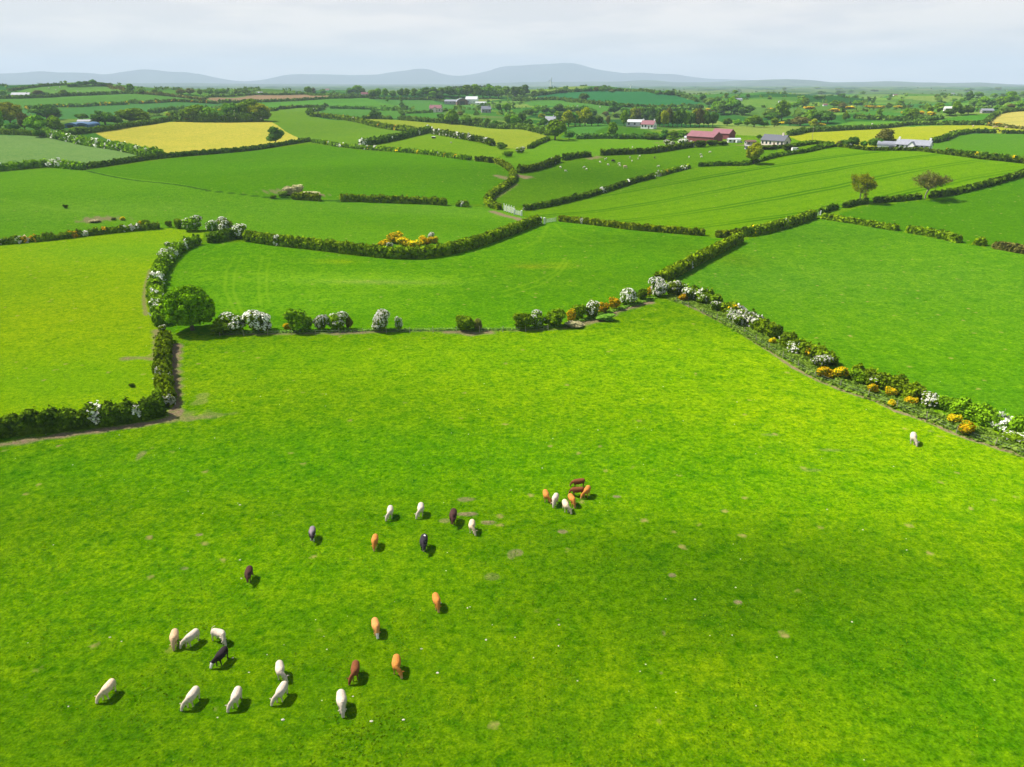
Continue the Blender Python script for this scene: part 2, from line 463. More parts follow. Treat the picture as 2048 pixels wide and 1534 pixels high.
# foreground pasture: yellower and greener sward, plus soft cloud shadow painted into the colour
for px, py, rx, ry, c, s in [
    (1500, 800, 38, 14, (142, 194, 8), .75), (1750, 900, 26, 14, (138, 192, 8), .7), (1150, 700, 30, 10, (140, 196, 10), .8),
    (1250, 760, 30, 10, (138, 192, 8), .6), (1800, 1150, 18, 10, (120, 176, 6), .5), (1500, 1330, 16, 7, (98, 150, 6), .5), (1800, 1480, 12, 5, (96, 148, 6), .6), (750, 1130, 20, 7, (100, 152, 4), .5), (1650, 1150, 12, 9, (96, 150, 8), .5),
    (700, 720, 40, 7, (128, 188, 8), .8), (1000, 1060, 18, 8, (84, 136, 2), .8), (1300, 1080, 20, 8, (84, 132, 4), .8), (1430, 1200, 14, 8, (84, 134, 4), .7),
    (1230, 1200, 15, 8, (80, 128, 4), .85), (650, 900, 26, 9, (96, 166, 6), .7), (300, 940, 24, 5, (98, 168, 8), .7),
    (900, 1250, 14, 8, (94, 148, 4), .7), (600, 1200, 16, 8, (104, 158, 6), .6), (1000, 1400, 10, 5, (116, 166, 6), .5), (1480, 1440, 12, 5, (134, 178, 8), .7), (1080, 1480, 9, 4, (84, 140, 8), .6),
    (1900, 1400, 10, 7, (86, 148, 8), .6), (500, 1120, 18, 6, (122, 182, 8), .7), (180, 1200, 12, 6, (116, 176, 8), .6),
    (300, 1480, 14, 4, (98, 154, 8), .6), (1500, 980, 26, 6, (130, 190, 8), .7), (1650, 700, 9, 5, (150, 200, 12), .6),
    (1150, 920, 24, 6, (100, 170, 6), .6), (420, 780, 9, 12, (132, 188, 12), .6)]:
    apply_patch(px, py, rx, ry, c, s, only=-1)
I_OVAL = NF - 2; I_LEFT = NF - 1; I_RIGHT = NF - 3; I_CROP = NF - 5; I_MID = NF - 6; I_UP = NF - 7
for px, py, rx, ry, c, s in [(760, 560, 26, 5, (140, 206, 34), .85), (560, 600, 20, 7, (128, 196, 26), .7), (1200, 560, 30, 14, (90, 150, 8), .7),
    (1250, 480, 22, 16, (88, 146, 8), .8), (1110, 530, 7, 3, (128, 176, 22), .6), (1065, 533, 3.5, 1.5, (140, 168, 24), .8), (620, 520, 9, 3, (116, 178, 20), .5),
    (680, 523, 3.4, 1.6, (150, 190, 12), .8), (760, 564, 9, 1.2, (150, 178, 90), .55), (1380, 505, 4, 8, (110, 150, 20), .4)]:
    apply_patch(px, py, rx, ry, c, s, only=I_OVAL)
for px, py, rx, ry, c, s in [(150, 620, 18, 14, (152, 192, 2), .7), (120, 760, 14, 8, (124, 188, 10), .7), (260, 500, 20, 10, (126, 190, 26), .7), (40, 560, 14, 12, (132, 182, 4), .6)]:
    apply_patch(px, py, rx, ry, c, s, only=I_LEFT)
for px, py, rx, ry, c, s in [(1500, 560, 24, 12, (96, 160, 40), .6), (1850, 560, 30, 16, (104, 164, 34), .6), (1900, 720, 22, 12, (102, 166, 12), .7), (1480, 520, 4, 6, (100, 140, 24), .5), (1620, 470, 20, 12, (84, 144, 24), .7)]:
    apply_patch(px, py, rx, ry, c, s, only=I_RIGHT)
for px, py, rx, ry, c, s in [(100, 410, 60, 22, (96, 162, 22), .6), (300, 420, 50, 12, (126, 186, 46), .7), (700, 430, 30, 14, (98, 166, 12), .6), (900, 450, 30, 14, (92, 152, 8), .6), (820, 420, 26, 8, (110, 168, 46), .6)]:
    apply_patch(px, py, rx, ry, c, s, only=I_MID)
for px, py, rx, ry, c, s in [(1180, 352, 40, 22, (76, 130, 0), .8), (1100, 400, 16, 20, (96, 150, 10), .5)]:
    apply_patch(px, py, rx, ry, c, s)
for px, py, rx, ry, c, s in [(500, 335, 60, 22, (102, 170, 0), .6), (800, 340, 60, 18, (86, 148, 6), .6), (700, 390, 50, 16, (98, 168, 4), .6)]:
    apply_patch(px, py, rx, ry, c, s, only=I_UP)

# bare soil, trodden paths and wheel marks
DIRT = np.zeros(NV)
def line_mask(pts, w, s=1.0, soft=0.6, jit=0.5):
    pl = densify(wpoly(pts), 3.0, False)
    dd = dist_line(pl, GX, GY, w * 3 + 3)
    wob = jit * (np.sin(GX * 1.3 + GY * 0.7) + np.sin(GX * 0.5 - GY * 1.9))
    return s * (1 - smooth(dd + wob * w * 0.5, w * (1 - soft), w * (1 + soft)))
def spot(px, py, rx, ry, s=1.0):
    p = P(px, py)
    wob = 0.3 * (np.sin(GX * 1.7 + GY) + np.sin(GX * 0.8 - GY * 2.1))
    q = ((GX - p[0]) / rx) ** 2 + ((GY - p[1]) / ry) ** 2
    return s * (1 - smooth(np.sqrt(np.minimum(q, 99)) + wob, 0.6, 1.2))
for pts, w, s in [
    ([(-300, 922), (0, 889), (100, 875), (200, 862), (300, 847), (345, 835)], .7, 1.0),
    ([(352, 690), (346, 730), (352, 770), (352, 810), (356, 830)], 0.85, 1.0),
    ([(340, 838), (375, 830)], 1.0, .6), ([(248, 718), (275, 716), (310, 717)], 0.7, .75), ([(312, 660), (316, 690), (314, 715)], 0.6, .8),
    ([(300, 540), (290, 570), (288, 600), (292, 630)], 0.35, .7),
    ([(440, 668), (560, 668), (700, 666)], 0.5, .6), ([(670, 666), (760, 662)], 0.9, .8), ([(760, 662), (900, 662), (1030, 661), (1120, 658)], 0.35, .5),
    ([(900, 664), (940, 667), (975, 664)], 1.0, .9), ([(1150, 650), (1200, 640), (1240, 620), (1300, 604)], 0.9, .95), ([(1130, 655), (1180, 648), (1230, 630)], 0.45, .7),
    ([(1350, 600), (1400, 622), (1471, 658), (1541, 704), (1585, 734), (1633, 760), (1690, 783), (1753, 802), (1790, 822), (1851, 841), (1911, 869), (1970, 888), (2034, 908), (2200, 960)], 0.33, .95),
    ([(985, 424), (1005, 430), (1030, 436), (1045, 441)], 1.7, 1.0), ([(1034, 350), (1040, 352), (1054, 355)], 2.2, .9), ([(996, 352), (1006, 355), (1014, 356)], 2.2, .8),
    ([(1182, 317), (1196, 314)], 2.5, .8), ([(985, 398), (1010, 384), (1033, 368)], 0.8, .5), ([(370, 243), (500, 242)], 2.0, .5)]:
    DIRT = np.maximum(DIRT, line_mask(pts, w, s))
for a in [(205, 438, 7, 3, .8), (185, 442, 5, 2, .7), (235, 436, 5, 2, .5), (610, 388, 7, 3, 1), (578, 385, 8, 6, .6), (1330, 286, 8, 4, .6), (420, 830, 2.5, 1.2, .35), (385, 835, 2, 1, .6), (400, 800, 1, 3, .3), (1490, 290, 6, 4, .7),
          (1420, 283, 16, 5, .5), (1820, 297, 18, 3, .4), (890, 268, 5, 2, .7), (925, 203, 40, 10, .35), (1285, 253, 20, 6, .4), (960, 235, 26, 16, .5)]:
    DIRT = np.maximum(DIRT, spot(*a))
for a in [(925, 1028, 1.1, .35, .8), (890, 1042, .5, .3, .5), (978, 1044, .8, .35, .7), (1125, 1064, .5, .3, .8), (1231, 993, .45, .3, .8), (935, 998, .9, .4, .6), (1034, 1104, .5, .5, .5), (370, 1136, .4, .25, .5), (280, 912, .4, 1.2, .5), (398, 1069, .3, .2, .7), (1116, 1239, .35, .2, .6), (1345, 1150, .35, .3, .7), (1476, 1204, .3, .2, .7), (1328, 1268, .25, .5, .5), (560, 1030, .7, .3, .3), (1022, 1110, .3, .7, .4), (980, 1153, .6, .5, .3), (1322, 1346, .25, .2, .6), (1660, 900, 2.2, .35, .3), (1550, 870, 1.6, .3, .3), (1620, 940, 1.5, .3, .25), (395, 800, .4, 1.5, .3)]:
    DIRT = np.maximum(DIRT, spot(*a))
TRACK = np.zeros(NV)
for pts, w, s in [
    ([(470, 512), (452, 545), (450, 580), (470, 625)], .3, .38), ([(486, 512), (470, 545), (466, 580), (484, 625)], .3, .38),
    ([(525, 512), (517, 545), (517, 590), (522, 610)], .28, .35), ([(541, 515), (533, 545), (534, 590), (540, 605)], .28, .35),
    ([(1138, 520), (1120, 545), (1080, 570), (1010, 592)], .35, .5), ([(1132, 515), (1110, 543), (1072, 563), (1005, 583)], .35, .5),
    ([(1110, 447), (1130, 470), (1170, 485), (1230, 480)], .6, .4), ([(1098, 447), (1080, 480), (1040, 500)], .6, .4),
    ([(1560, 500), (1700, 520), (1850, 520), (2000, 500)], .35, .3), ([(1545, 520), (1680, 545), (1850, 548), (2048, 525)], .35, .3),
    ([(1500, 545), (1560, 580), (1640, 640), (1720, 700)], .35, .25), ([(1600, 620), (1720, 660), (1850, 700)], .35, .2),
    ([(600, 590), (760, 585), (900, 560), (1050, 530)], .4, .25), ([(0, 398), (110, 418), (240, 432)], .7, .25)]:
    TRACK = np.maximum(TRACK, line_mask(pts, w, s, 0.8, .15))
DITCH = np.zeros(NV)
for pts, w, s in [([(175, 342), (280, 362), (420, 382), (560, 398), (680, 402)], .9, .8), ([(640, 401), (700, 405)], .8, .6), ([(935, 412), (975, 410)], .8, .6)]:
    DITCH = np.maximum(DITCH, line_mask(pts, w, s, 0.6, .3))
# the cereal field: a smooth coordinate across its tramlines, metres
gA, gB = P(1200, 432)[:2], P(1560, 375)[:2]
gd = (gB - gA) / np.linalg.norm(gB - gA)
uu = (GX - gA[0]) * gd[0] + (GY - gA[1]) * gd[1]
vv = -(GX - gA[0]) * gd[1] + (GY - gA[1]) * gd[0]
CROPU = vv + 0.00035 * (uu - 60) ** 2
CROP = (FID == I_CROP).astype(float)
m18 = (FID == 21)
CROP[m18] = 0.5

quad = (np.arange(ND - 1)[:, None] * NA + np.arange(NA - 1)[None, :]).ravel()
faces = np.stack([quad, quad + 1, quad + NA + 1, quad + NA], 1)
faces = faces[:, ::-1]
gme = mesh_np('ground', np.stack([GX, GY, GZ], 1), faces, smooth_shade=True)
def fattr(me, name, v):
    a = me.attributes.new(name, 'FLOAT', 'POINT'); a.data.foreach_set('value', np.asarray(v, np.float32))
ca = gme.attributes.new('sward', 'FLOAT_COLOR', 'POINT')
ca.data.foreach_set('color', np.concatenate([FC, np.ones((NV, 1))], 1).astype(np.float32).ravel())
fattr(gme, 'rough', np.where(FID < 0, 1.0, 0.5) + 0.3 * ((FID == I_OVAL) | (FID == I_RIGHT)))
fattr(gme, 'soil', np.clip(DIRT, 0, 1)); fattr(gme, 'track', TRACK); fattr(gme, 'ditch', DITCH)
fattr(gme, 'crop', CROP); fattr(gme, 'cropu', CROPU)
m, t, out = mat('pasture')
def attr(n): return N(t, 'ShaderNodeAttribute', attribute_name=n)
geo = N(t, 'ShaderNodeNewGeometry')
pos = geo.outputs['Position']
base = attr('sward').outputs['Color']
rough = attr('rough').outputs['Fac']
n_big = noise(t, pos, 0.035, 4.0, 0.6, 0.4)
n_mid = noise(t, pos, 0.32, 4.0, 0.6, 0.3)
n_fin = noise(t, pos, 1.5, 5.0, 0.72)
n_tuft = noise(t, pos, 5.5, 4.0, 0.7)
n_clump = noise(t, pos, 0.85, 3.0, 0.6, 0.6)
# lusher / drier sward
lush = mixc(t, 1.0, base, (0.62, 0.80, 0.55), 'MULTIPLY')
dry = mixc(t, 1.0, base, (1.42, 1.16, 1.25), 'MULTIPLY')
c = mixc(t, ramp(t, n_big, 0.30, 0.70), lush, dry)
c = mixc(t, mth(t, 'MULTIPLY', rough, 0.38), base, c)
c2 = mixc(t, 1.0, c, (0.46, 0.70, 0.5), 'MULTIPLY')
c3 = mixc(t, 1.0, c, (1.38, 1.14, 1.1), 'MULTIPLY')
cm = mixc(t, ramp(t, n_mid, 0.36, 0.64), c2, c3)
c = mixc(t, mth(t, 'MULTIPLY', rough, 0.5), c, cm)
cf = mixc(t, ramp(t, n_fin, 0.33, 0.66), mixc(t, 1.0, c, (0.40, 0.60, 0.4), 'MULTIPLY'), mixc(t, 1.0, c, (1.68, 1.38, 1.4), 'MULTIPLY'))
c = mixc(t, mth(t, 'ADD', mth(t, 'MULTIPLY', rough, 0.45), 0.42), c, cf)
ct = mixc(t, ramp(t, n_tuft, 0.30, 0.70), mixc(t, 1.0, c, (0.45, 0.58, 0.4), 'MULTIPLY'), mixc(t, 1.0, c, (1.6, 1.4, 1.4), 'MULTIPLY'))
c = mixc(t, 0.95, c, ct)
c = mixc(t, mth(t, 'MULTIPLY', mth(t, 'MULTIPLY', ramp(t, n_clump, 0.54, 0.68), rough, clamp=True), 0.75, clamp=True), c, mixc(t, 1.0, c, (0.42, 0.70, 0.5), 'MULTIPLY'))
# dry yellow-brown specks where dung killed the grass, and pale dots (daisies, stones)
vo = N(t, 'ShaderNodeTexVoronoi'); inp(vo, Scale=0.34, Randomness=1.0); L2 = t.links.new
wp_ = N(t, 'ShaderNodeVectorMath', operation='ADD')
nzv = N(t, 'ShaderNodeTexNoise'); inp(nzv, Scale=1.6, Detail=3.0)
L2(pos, nzv.inputs['Vector'])
sc_ = N(t, 'ShaderNodeVectorMath', operation='SCALE'); sc_.inputs['Scale'].default_value = 0.9
L2(nzv.outputs['Color'], sc_.inputs[0]); L2(pos, wp_.inputs[0]); L2(sc_.outputs[0], wp_.inputs[1]); L2(wp_.outputs[0], vo.inputs['Vector'])
sel = mth(t, 'MULTIPLY', mth(t, 'SUBTRACT', 1.0, ramp(t, vo.outputs['Distance'], 0.05, 0.16), clamp=True), mth(t, 'GREATER_THAN', N(t, 'ShaderNodeSeparateColor').outputs[0], 0.5))
sp = None
for n_ in t.nodes:
    if n_.bl_idname == 'ShaderNodeSeparateColor': L2(vo.outputs['Color'], n_.inputs[0])
sep = [n_ for n_ in t.nodes if n_.bl_idname == 'ShaderNodeSeparateColor'][0]
pick = mth(t, 'GREATER_THAN', sep.outputs[0], 0.66)
spotm = mth(t, 'MULTIPLY', mth(t, 'SUBTRACT', 1.0, ramp(t, vo.outputs['Distance'], 0.04, 0.17), clamp=True), pick, clamp=True)
c = mixc(t, mth(t, 'MULTIPLY', spotm, 0.6), c, (0.34, 0.26, 0.09))
vd = N(t, 'ShaderNodeTexVoronoi'); inp(vd, Scale=1.15, Randomness=1.0)
L2(pos, vd.inputs['Vector'])
sep2 = N(t, 'ShaderNodeSeparateColor'); L2(vd.outputs['Color'], sep2.inputs[0])
dot = mth(t, 'MULTIPLY', mth(t, 'LESS_THAN', vd.outputs['Distance'], mth(t, 'MULTIPLY', sep2.outputs[1], 0.085)), mth(t, 'GREATER_THAN', sep2.outputs[0], 0.93))
c = mixc(t, mth(t, 'MULTIPLY', dot, 0.75), c, (0.62, 0.60, 0.42))
# cereal rows and tramlines
cu = attr('cropu').outputs['Fac']
wob = mth(t, 'MULTIPLY', mth(t, 'SUBTRACT', noise(t, pos, 0.02, 2.0), 0.5), 5.0)
cu = mth(t, 'ADD', cu, wob)
fr = mth(t, 'FRACT', mth(t, 'DIVIDE', cu, 25.0))
def lineat(p0, w):
    return mth(t, 'SUBTRACT', 1.0, ramp(t, mth(t, 'ABSOLUTE', mth(t, 'SUBTRACT', fr, p0)), w * 0.4, w), clamp=True)
tram = mth(t, 'MAXIMUM', lineat(0.42, 0.05), lineat(0.55, 0.05))
fade = ramp(t, noise(t, pos, 0.012, 2.0), 0.38, 0.6)
band = mth(t, 'SINE', mth(t, 'MULTIPLY', cu, 2 * math.pi / 7.5))
cropm = attr('crop').outputs['Fac']
c = mixc(t, mth(t, 'MULTIPLY', mth(t, 'MULTIPLY', tram, cropm), mth(t, 'ADD', mth(t, 'MULTIPLY', fade, 0.5), 0.5)), c, mixc(t, 1.0, base, (0.30, 0.52, 0.4), 'MULTIPLY'))
c = mixc(t, mth(t, 'MULTIPLY', mth(t, 'MULTIPLY', ramp(t, band, -1, 1), cropm), 0.22), c, mixc(t, 1.0, base, (1.5, 1.2, 1.0), 'MULTIPLY'))
# wheel marks, ditch, soil
c = mixc(t, attr('track').outputs['Fac'], c, mixc(t, 1.0, base, (2.0, 1.35, 2.5), 'MULTIPLY'))
c = mixc(t, attr('ditch').outputs['Fac'], c, (0.012, 0.05, 0.008))
soil_c = mixc(t, ramp(t, n_tuft, 0.3, 0.7), (0.13, 0.085, 0.05), (0.31, 0.23, 0.14))
sm = mth(t, 'MULTIPLY', attr('soil').outputs['Fac'], mth(t, 'ADD', mth(t, 'MULTIPLY', ramp(t, n_fin, 0.3, 0.6), 0.7), 0.45), clamp=True)
c = mixc(t, sm, c, soil_c)
dif = N(t, 'ShaderNodeBsdfDiffuse'); inp(dif, Roughness=0.6)
t.links.new(c, dif.inputs[0])
bh = mth(t, 'ADD', mth(t, 'MULTIPLY', n_fin, 0.55), mth(t, 'ADD', mth(t, 'MULTIPLY', n_tuft, 0.18), mth(t, 'MULTIPLY', n_mid, 0.8)))
bp = N(t, 'ShaderNodeBump'); inp(bp, Strength=0.8, Distance=0.4)
t.links.new(bh, bp.inputs['Height']); t.links.new(bp.outputs[0], dif.inputs['Normal'])
t.links.new(dif.outputs[0], out.inputs[0])
gme.materials.append(m)
tag(link('ground', gme), kind='structure')

# ------------------------------------------------------------------ far mountains: real relief many kilometres off
def interp_sky(tab, px):
    return np.interp(px, [a for a, b in tab], [b for a, b in tab])
SKY_A = [(-900, 152), (0, 148), (60, 145), (150, 145), (215, 150), (250, 143), (275, 140), (320, 141), (350, 147), (380, 146), (410, 150), (440, 158), (480, 163), (530, 160), (560, 152), (600, 149), (650, 149), (700, 150), (750, 150), (790, 146), (830, 138), (860, 142), (890, 150), (920, 152), (960, 148), (1000, 135), (1050, 131), (1090, 132), (1120, 125), (1150, 127), (1180, 135), (1210, 142), (1240, 147), (1300, 148), (1350, 150), (1390, 155), (1450, 159), (1520, 161), (1600, 163), (1700, 166), (2048, 169), (3000, 168)]
SKY_B = [(-900, 166), (0, 168), (150, 167), (300, 166), (600, 168), (900, 169), (1024, 165), (1100, 164), (1250, 163), (1300, 160), (1350, 165), (1420, 164), (1500, 161), (1560, 159.5), (1590, 158), (1620, 160), (1660, 165), (1730, 164), (1800, 163), (1850, 165), (1900, 166), (1950, 165), (1990, 167), (2048, 171), (3000, 165)]
def range_mesh(name, tab, R, half, mate, nrow, seed):
    r_ = np.random.default_rng(seed)
    pxs = np.linspace(-900, 2948, 900)
    pys = interp_sky(tab, pxs)
    pys = np.convolve(np.pad(pys, 4, 'edge'), np.ones(9) / 9, 'valid')
    pys = pys + sum(0.35 / k * np.sin(pxs / (37.0 / k) + r_.uniform(0, 6)) for k in (1, 2, 3))
    V = []
    rows = np.linspace(-1, 1, nrow)
    dirs = [ray(a, b) for a, b in zip(pxs, pys)]
    for s in rows:
        prof = max(0.0, math.cos(s * math.pi / 2)) ** 1.3 if s != 0 else 1.0
        for i, dv in enumerate(dirs):
            hh = math.hypot(dv[0], dv[1])
            rad = R + s * half
            top = CAM_H + dv[2] / hh * R
            ux, uy = dv[0] / hh, dv[1] / hh
            wz = 0.11 * top * (1 - abs(s)) * min(1, abs(s) * 5) * (math.sin(i * 0.11 + s * 9 + seed) + 0.6 * math.sin(i * 0.27 - s * 17) + 0.5 * math.sin(i * 0.05 + s * 31))
            V.append((ux * rad, uy * rad, -6 + (top + 6) * prof + wz * prof))
    n = len(pxs)
    q = (np.arange(nrow - 1)[:, None] * n + np.arange(n - 1)[None, :]).ravel()
    me = mesh_np(name, V, np.stack([q, q + n, q + n + 1, q + 1], 1)[:, ::-1], [mate], smooth_shade=True)
    return tag(link(name, me), kind='structure')
def hill_mat(name, a, b, c3_, sc):
    m, t, out = mat(name)
    g = N(t, 'ShaderNodeNewGeometry').outputs['Position']
    vo = N(t, 'ShaderNodeTexVoronoi'); inp(vo, Scale=sc)
    t.links.new(g, vo.inputs['Vector'])
    sp = N(t, 'ShaderNodeSeparateColor'); t.links.new(vo.outputs['Color'], sp.inputs[0])
    c = mixc(t, sp.outputs[0], a, b)
    c = mixc(t, ramp(t, noise(t, g, sc * 0.6, 4.0), 0.42, 0.62), c, c3_)
    d = N(t, 'ShaderNodeBsdfDiffuse'); t.links.new(c, d.inputs[0]); t.links.new(d.outputs[0], out.inputs[0])
    return m
M_A = hill_mat('moorland', (0.04, 0.06, 0.06), (0.06, 0.08, 0.07), (0.05, 0.055, 0.055), 0.0012)
M_B = hill_mat('distant_farmland', (0.04, 0.07, 0.035), (0.08, 0.12, 0.06), (0.03, 0.05, 0.035), 0.006)
range_mesh('mountains', SKY_A, 17500, 1700, M_A, 41, 3)
range_mesh('hills', SKY_B, 11500, 2200, M_B, 41, 11)

# ------------------------------------------------------------------ foliage builders
def leaf_quads(C, Nn, s, r, flat=0.55):
    """one small irregular leaf-clump quad per centre, facing roughly along Nn"""
    n = len(C)
    rnd = r.normal(size=(n, 3))
    nn = Nn * flat + rnd / np.linalg.norm(rnd, axis=1, keepdims=True) * (1 - flat) * 1.1
    nn /= np.maximum(1e-6, np.linalg.norm(nn, axis=1, keepdims=True))
    ref = r.normal(size=(n, 3))
    u = np.cross(nn, ref); u /= np.maximum(1e-6, np.linalg.norm(u, axis=1, keepdims=True))
    v = np.cross(nn, u)
    s = np.asarray(s).reshape(-1, 1) * r.uniform(0.65, 1.35, (n, 1))
    a = r.uniform(0.7, 1.2, (n, 4, 1))
    cs = [(-.5, -.5), (.5, -.5), (.5, .5), (-.5, .5)]
    V = np.stack([C + (u * cx + v * cy) * s * a[:, i] for i, (cx, cy) in enumerate(cs)], 1).reshape(-1, 3)
    Q = np.arange(4 * n).reshape(n, 4)
    return V, Q
def cube_sphere(k=5):
    V = []; Q = []
    for ax in range(3):
        for sg in (-1, 1):
            b = len(V)
            for i in range(k + 1):
                for j in range(k + 1):
                    p = [0, 0, 0]; p[ax] = sg
                    p[(ax + 1) % 3] = math.tan((i / k - .5) * math.pi / 2) * sg
                    p[(ax + 2) % 3] = math.tan((j / k - .5) * math.pi / 2)
                    l = math.sqrt(sum(c * c for c in p)); V.append([c / l for c in p])
            for i in range(k):
                for j in range(k):
                    q = b + i * (k + 1) + j
                    Q.append((q, q + k + 1, q + k + 2, q + 1))
    return np.array(V), np.array(Q)
CSV, CSQ = cube_sphere(4)
class Geo:
    def __init__(s): s.V = []; s.Q = []; s.M = []; s.T = []; s.n = 0
    def add(s, V, Q, m=0, t=None):
        V = np.asarray(V, float); Q = np.asarray(Q)
        s.V.append(V); s.Q.append(Q + s.n); s.n += len(V)
        s.M.append(np.full(len(Q), m) if np.isscalar(m) else np.asarray(m))
        s.T.append(np.full(len(V), 0.4 if t is None else t) if (t is None or np.isscalar(t)) else np.asarray(t))
    def mesh(s, name, mats, smooth_shade=False):
        return mesh_np(name, np.concatenate(s.V), np.concatenate(s.Q), mats, np.concatenate(s.M), np.concatenate(s.T), smooth_shade)
def rand_dirs(r, n, zmin=-0.35):
    d = r.normal(size=(int(n * 2.5) + 10, 3)); d /= np.linalg.norm(d, axis=1, keepdims=True)
    return d[d[:, 2] > zmin][:n]
def lobes_geo(g, r, lobes, nleaf, ls, m=0, core=True, core_m=0, zmin=-0.5, flat=0.5):
    """leaf clumps over a set of ellipsoid lobes (cx, cy, cz, rx, ry, rz)"""
    L_ = np.array(lobes); area = (L_[:, 3] * L_[:, 5]); cnt = np.maximum(4, (nleaf * area / area.sum())).astype(int)
    for (cx, cy, cz, rx, ry, rz), k in zip(lobes, cnt):
        d = rand_dirs(r, k, zmin)
        rad = r.uniform(0.80, 1.08, (len(d), 1))
        C = np.array([cx, cy, cz]) + d * rad * np.array([rx, ry, rz])
        V, Q = leaf_quads(C, d, np.full(len(d), ls), r, flat)
        t = np.repeat(np.clip(r.normal(0.5, 0.22, len(d)) + r.normal(0, .1), 0, 1), 4)
        g.add(V, Q, m, t)
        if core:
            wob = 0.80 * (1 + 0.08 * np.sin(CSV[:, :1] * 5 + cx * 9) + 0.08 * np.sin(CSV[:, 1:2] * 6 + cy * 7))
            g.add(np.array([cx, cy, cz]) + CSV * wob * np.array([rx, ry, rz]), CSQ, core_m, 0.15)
def tube_geo(g, pts, rad, m=0, k=6):
    pts = [np.array(p, float) for p in pts]
    V = []
    for i, p in enumerate(pts):
        d = pts[min(i + 1, len(pts) - 1)] - pts[max(i - 1, 0)]
        d = d / max(1e-9, np.linalg.norm(d))
        ref = np.array([1, 0, 0]) if abs(d[0]) < 0.8 else np.array([0, 1, 0])
        u = np.cross(d, ref); u /= np.linalg.norm(u); v = np.cross(d, u)
        for j in range(k):
            a = 2 * math.pi * j / k
            V.append(p + (u * math.cos(a) + v * math.sin(a)) * rad[i])
    Q = []
    for i in range(len(pts) - 1):
        for j in range(k):
            Q.append((i * k + j, i * k + (j + 1) % k, (i + 1) * k + (j + 1) % k, (i + 1) * k + j))
    g.add(V, Q, m, 0.4)
def crown_lobes(r, n, rx, z0, z1, lob=0.42, shape='round'):
    out = []
    cz = 0.5 * (z0 + z1); hz = 0.5 * (z1 - z0)
    out.append((0, 0, cz, rx * .62, rx * .62, hz * .72))
    for i in range(n):
        d = rand_dirs(r, 1, -0.55)[0]
        k = r.uniform(0.5, 0.72)
        s = rx * lob * r.uniform(0.7, 1.2)
        if shape == 'cone':
            k *= (1 - 0.5 * max(0, d[2]))
        out.append((d[0] * rx * k, d[1] * rx * k, cz + d[2] * hz * (k + 0.08), s, s, min(s * 0.85, hz * .5)))
    return out
def make_tree_meshes(seed, kind):
    """unit tree: height 1, width about 1 -> (crown mesh, trunk mesh)"""
    r = np.random.default_rng(seed)
    gc, gt = Geo(), Geo()
    z0 = -0.04
    tube_geo(gt, [(0, 0, -0.05), (0.005, 0, 0.1), (-0.01, 0.01, 0.3), (0.01, 0, 0.6)], [0.045, 0.035, 0.028, 0.012])
    for i in range(5):
        a = i * 1.256 + r.uniform(0, .6)
        tube_geo(gt, [(0, 0, 0.2 + 0.05 * i), (math.cos(a) * .15, math.sin(a) * .15, .36 + .05 * i), (math.cos(a) * .3, math.sin(a) * .3, .55 + .04 * i)], [.018, .012, .005], 0, 5)
    lobes_geo(gc, r, crown_lobes(r, 15, 0.5, z0, 1.0, 0.42), 1500, 0.062, 0)
    return gc, gt

TREE_MATS = {'round': G_TREE, 'dark': G_TDARK, 'yellow': G_YEL, 'brown': G_BROWN, 'pale': G_WEED, 'far': G_TREE}
PROTO = {}
def tree_proto(kind, v):
    key = (kind, v)
    if key not in PROTO:
        gc, gt = make_tree_meshes(100 + v * 17 + len(kind), 'dark' if kind == 'dark' else 'round')
        both = Geo()
        for V, Q, T in zip(gc.V, gc.Q, gc.T): both.V.append(V); both.T.append(T)
        PROTO[key] = (gc.mesh('crown', [TREE_MATS[kind]]), gt.mesh('trunk', [BARK]))
        # one-mesh version for trees too small to show parts
        g = Geo()
        off = 0
        for V, Q, T in zip(gc.V, gc.Q, gc.T): g.add(V, Q - off, 0, T); off += len(V)
        off = 0
        for V, Q, T in zip(gt.V, gt.Q, gt.T): g.add(V, Q - off, 1, T); off += len(V)
        PROTO[key] += (g.mesh('tree', [TREE_MATS[kind], BARK]),)
    return PROTO[key]
ORD = ['first', 'second', 'third', 'fourth', 'fifth', 'sixth', 'seventh', 'eighth', 'ninth', 'tenth', 'eleventh', 'twelfth', 'thirteenth', 'fourteenth', 'fifteenth', 'sixteenth', 'seventeenth', 'eighteenth', 'nineteenth', 'twentieth', 'twenty-first', 'twenty-second', 'twenty-third', 'twenty-fourth', 'twenty-fifth', 'twenty-sixth', 'twenty-seventh', 'twenty-eighth', 'twenty-ninth', 'thirtieth']
def nth(i, n):
    if i == 0: return 'leftmost'
    if i == n - 1: return 'rightmost'
    return ORD[i] + ' from left'
tr = np.random.default_rng(21)
def place_tree(px, py, hpx, wpx, kind, label, group, dmax=2300, parts=None, z_off=0.0):
    p = P(px, py, dmax)
    k = px_m(p)
    H_, W_ = hpx / k * 1.03, wpx / k * 1.08
    v = int(tr.integers(0, 4))
    crown, trunk, whole = tree_proto(kind, v)
    if parts is None: parts = hpx >= 18
    rz = tr.uniform(0, 6.28)
    if parts:
        root = link('broadleaf_tree', None, loc=p)
        link('crown', crown, root); link('trunk', trunk, root)
    else:
        root = link('broadleaf_tree', whole, loc=p)
    root.rotation_euler = (0, 0, rz)
    root.scale = (W_, W_, H_)
    tag(root, label, 'tree', group)
    return root
ADJ = {'round': 'green', 'dark': 'dark green', 'yellow': 'yellow-green', 'brown': 'bronze half-bare', 'pale': 'pale grey-green'}
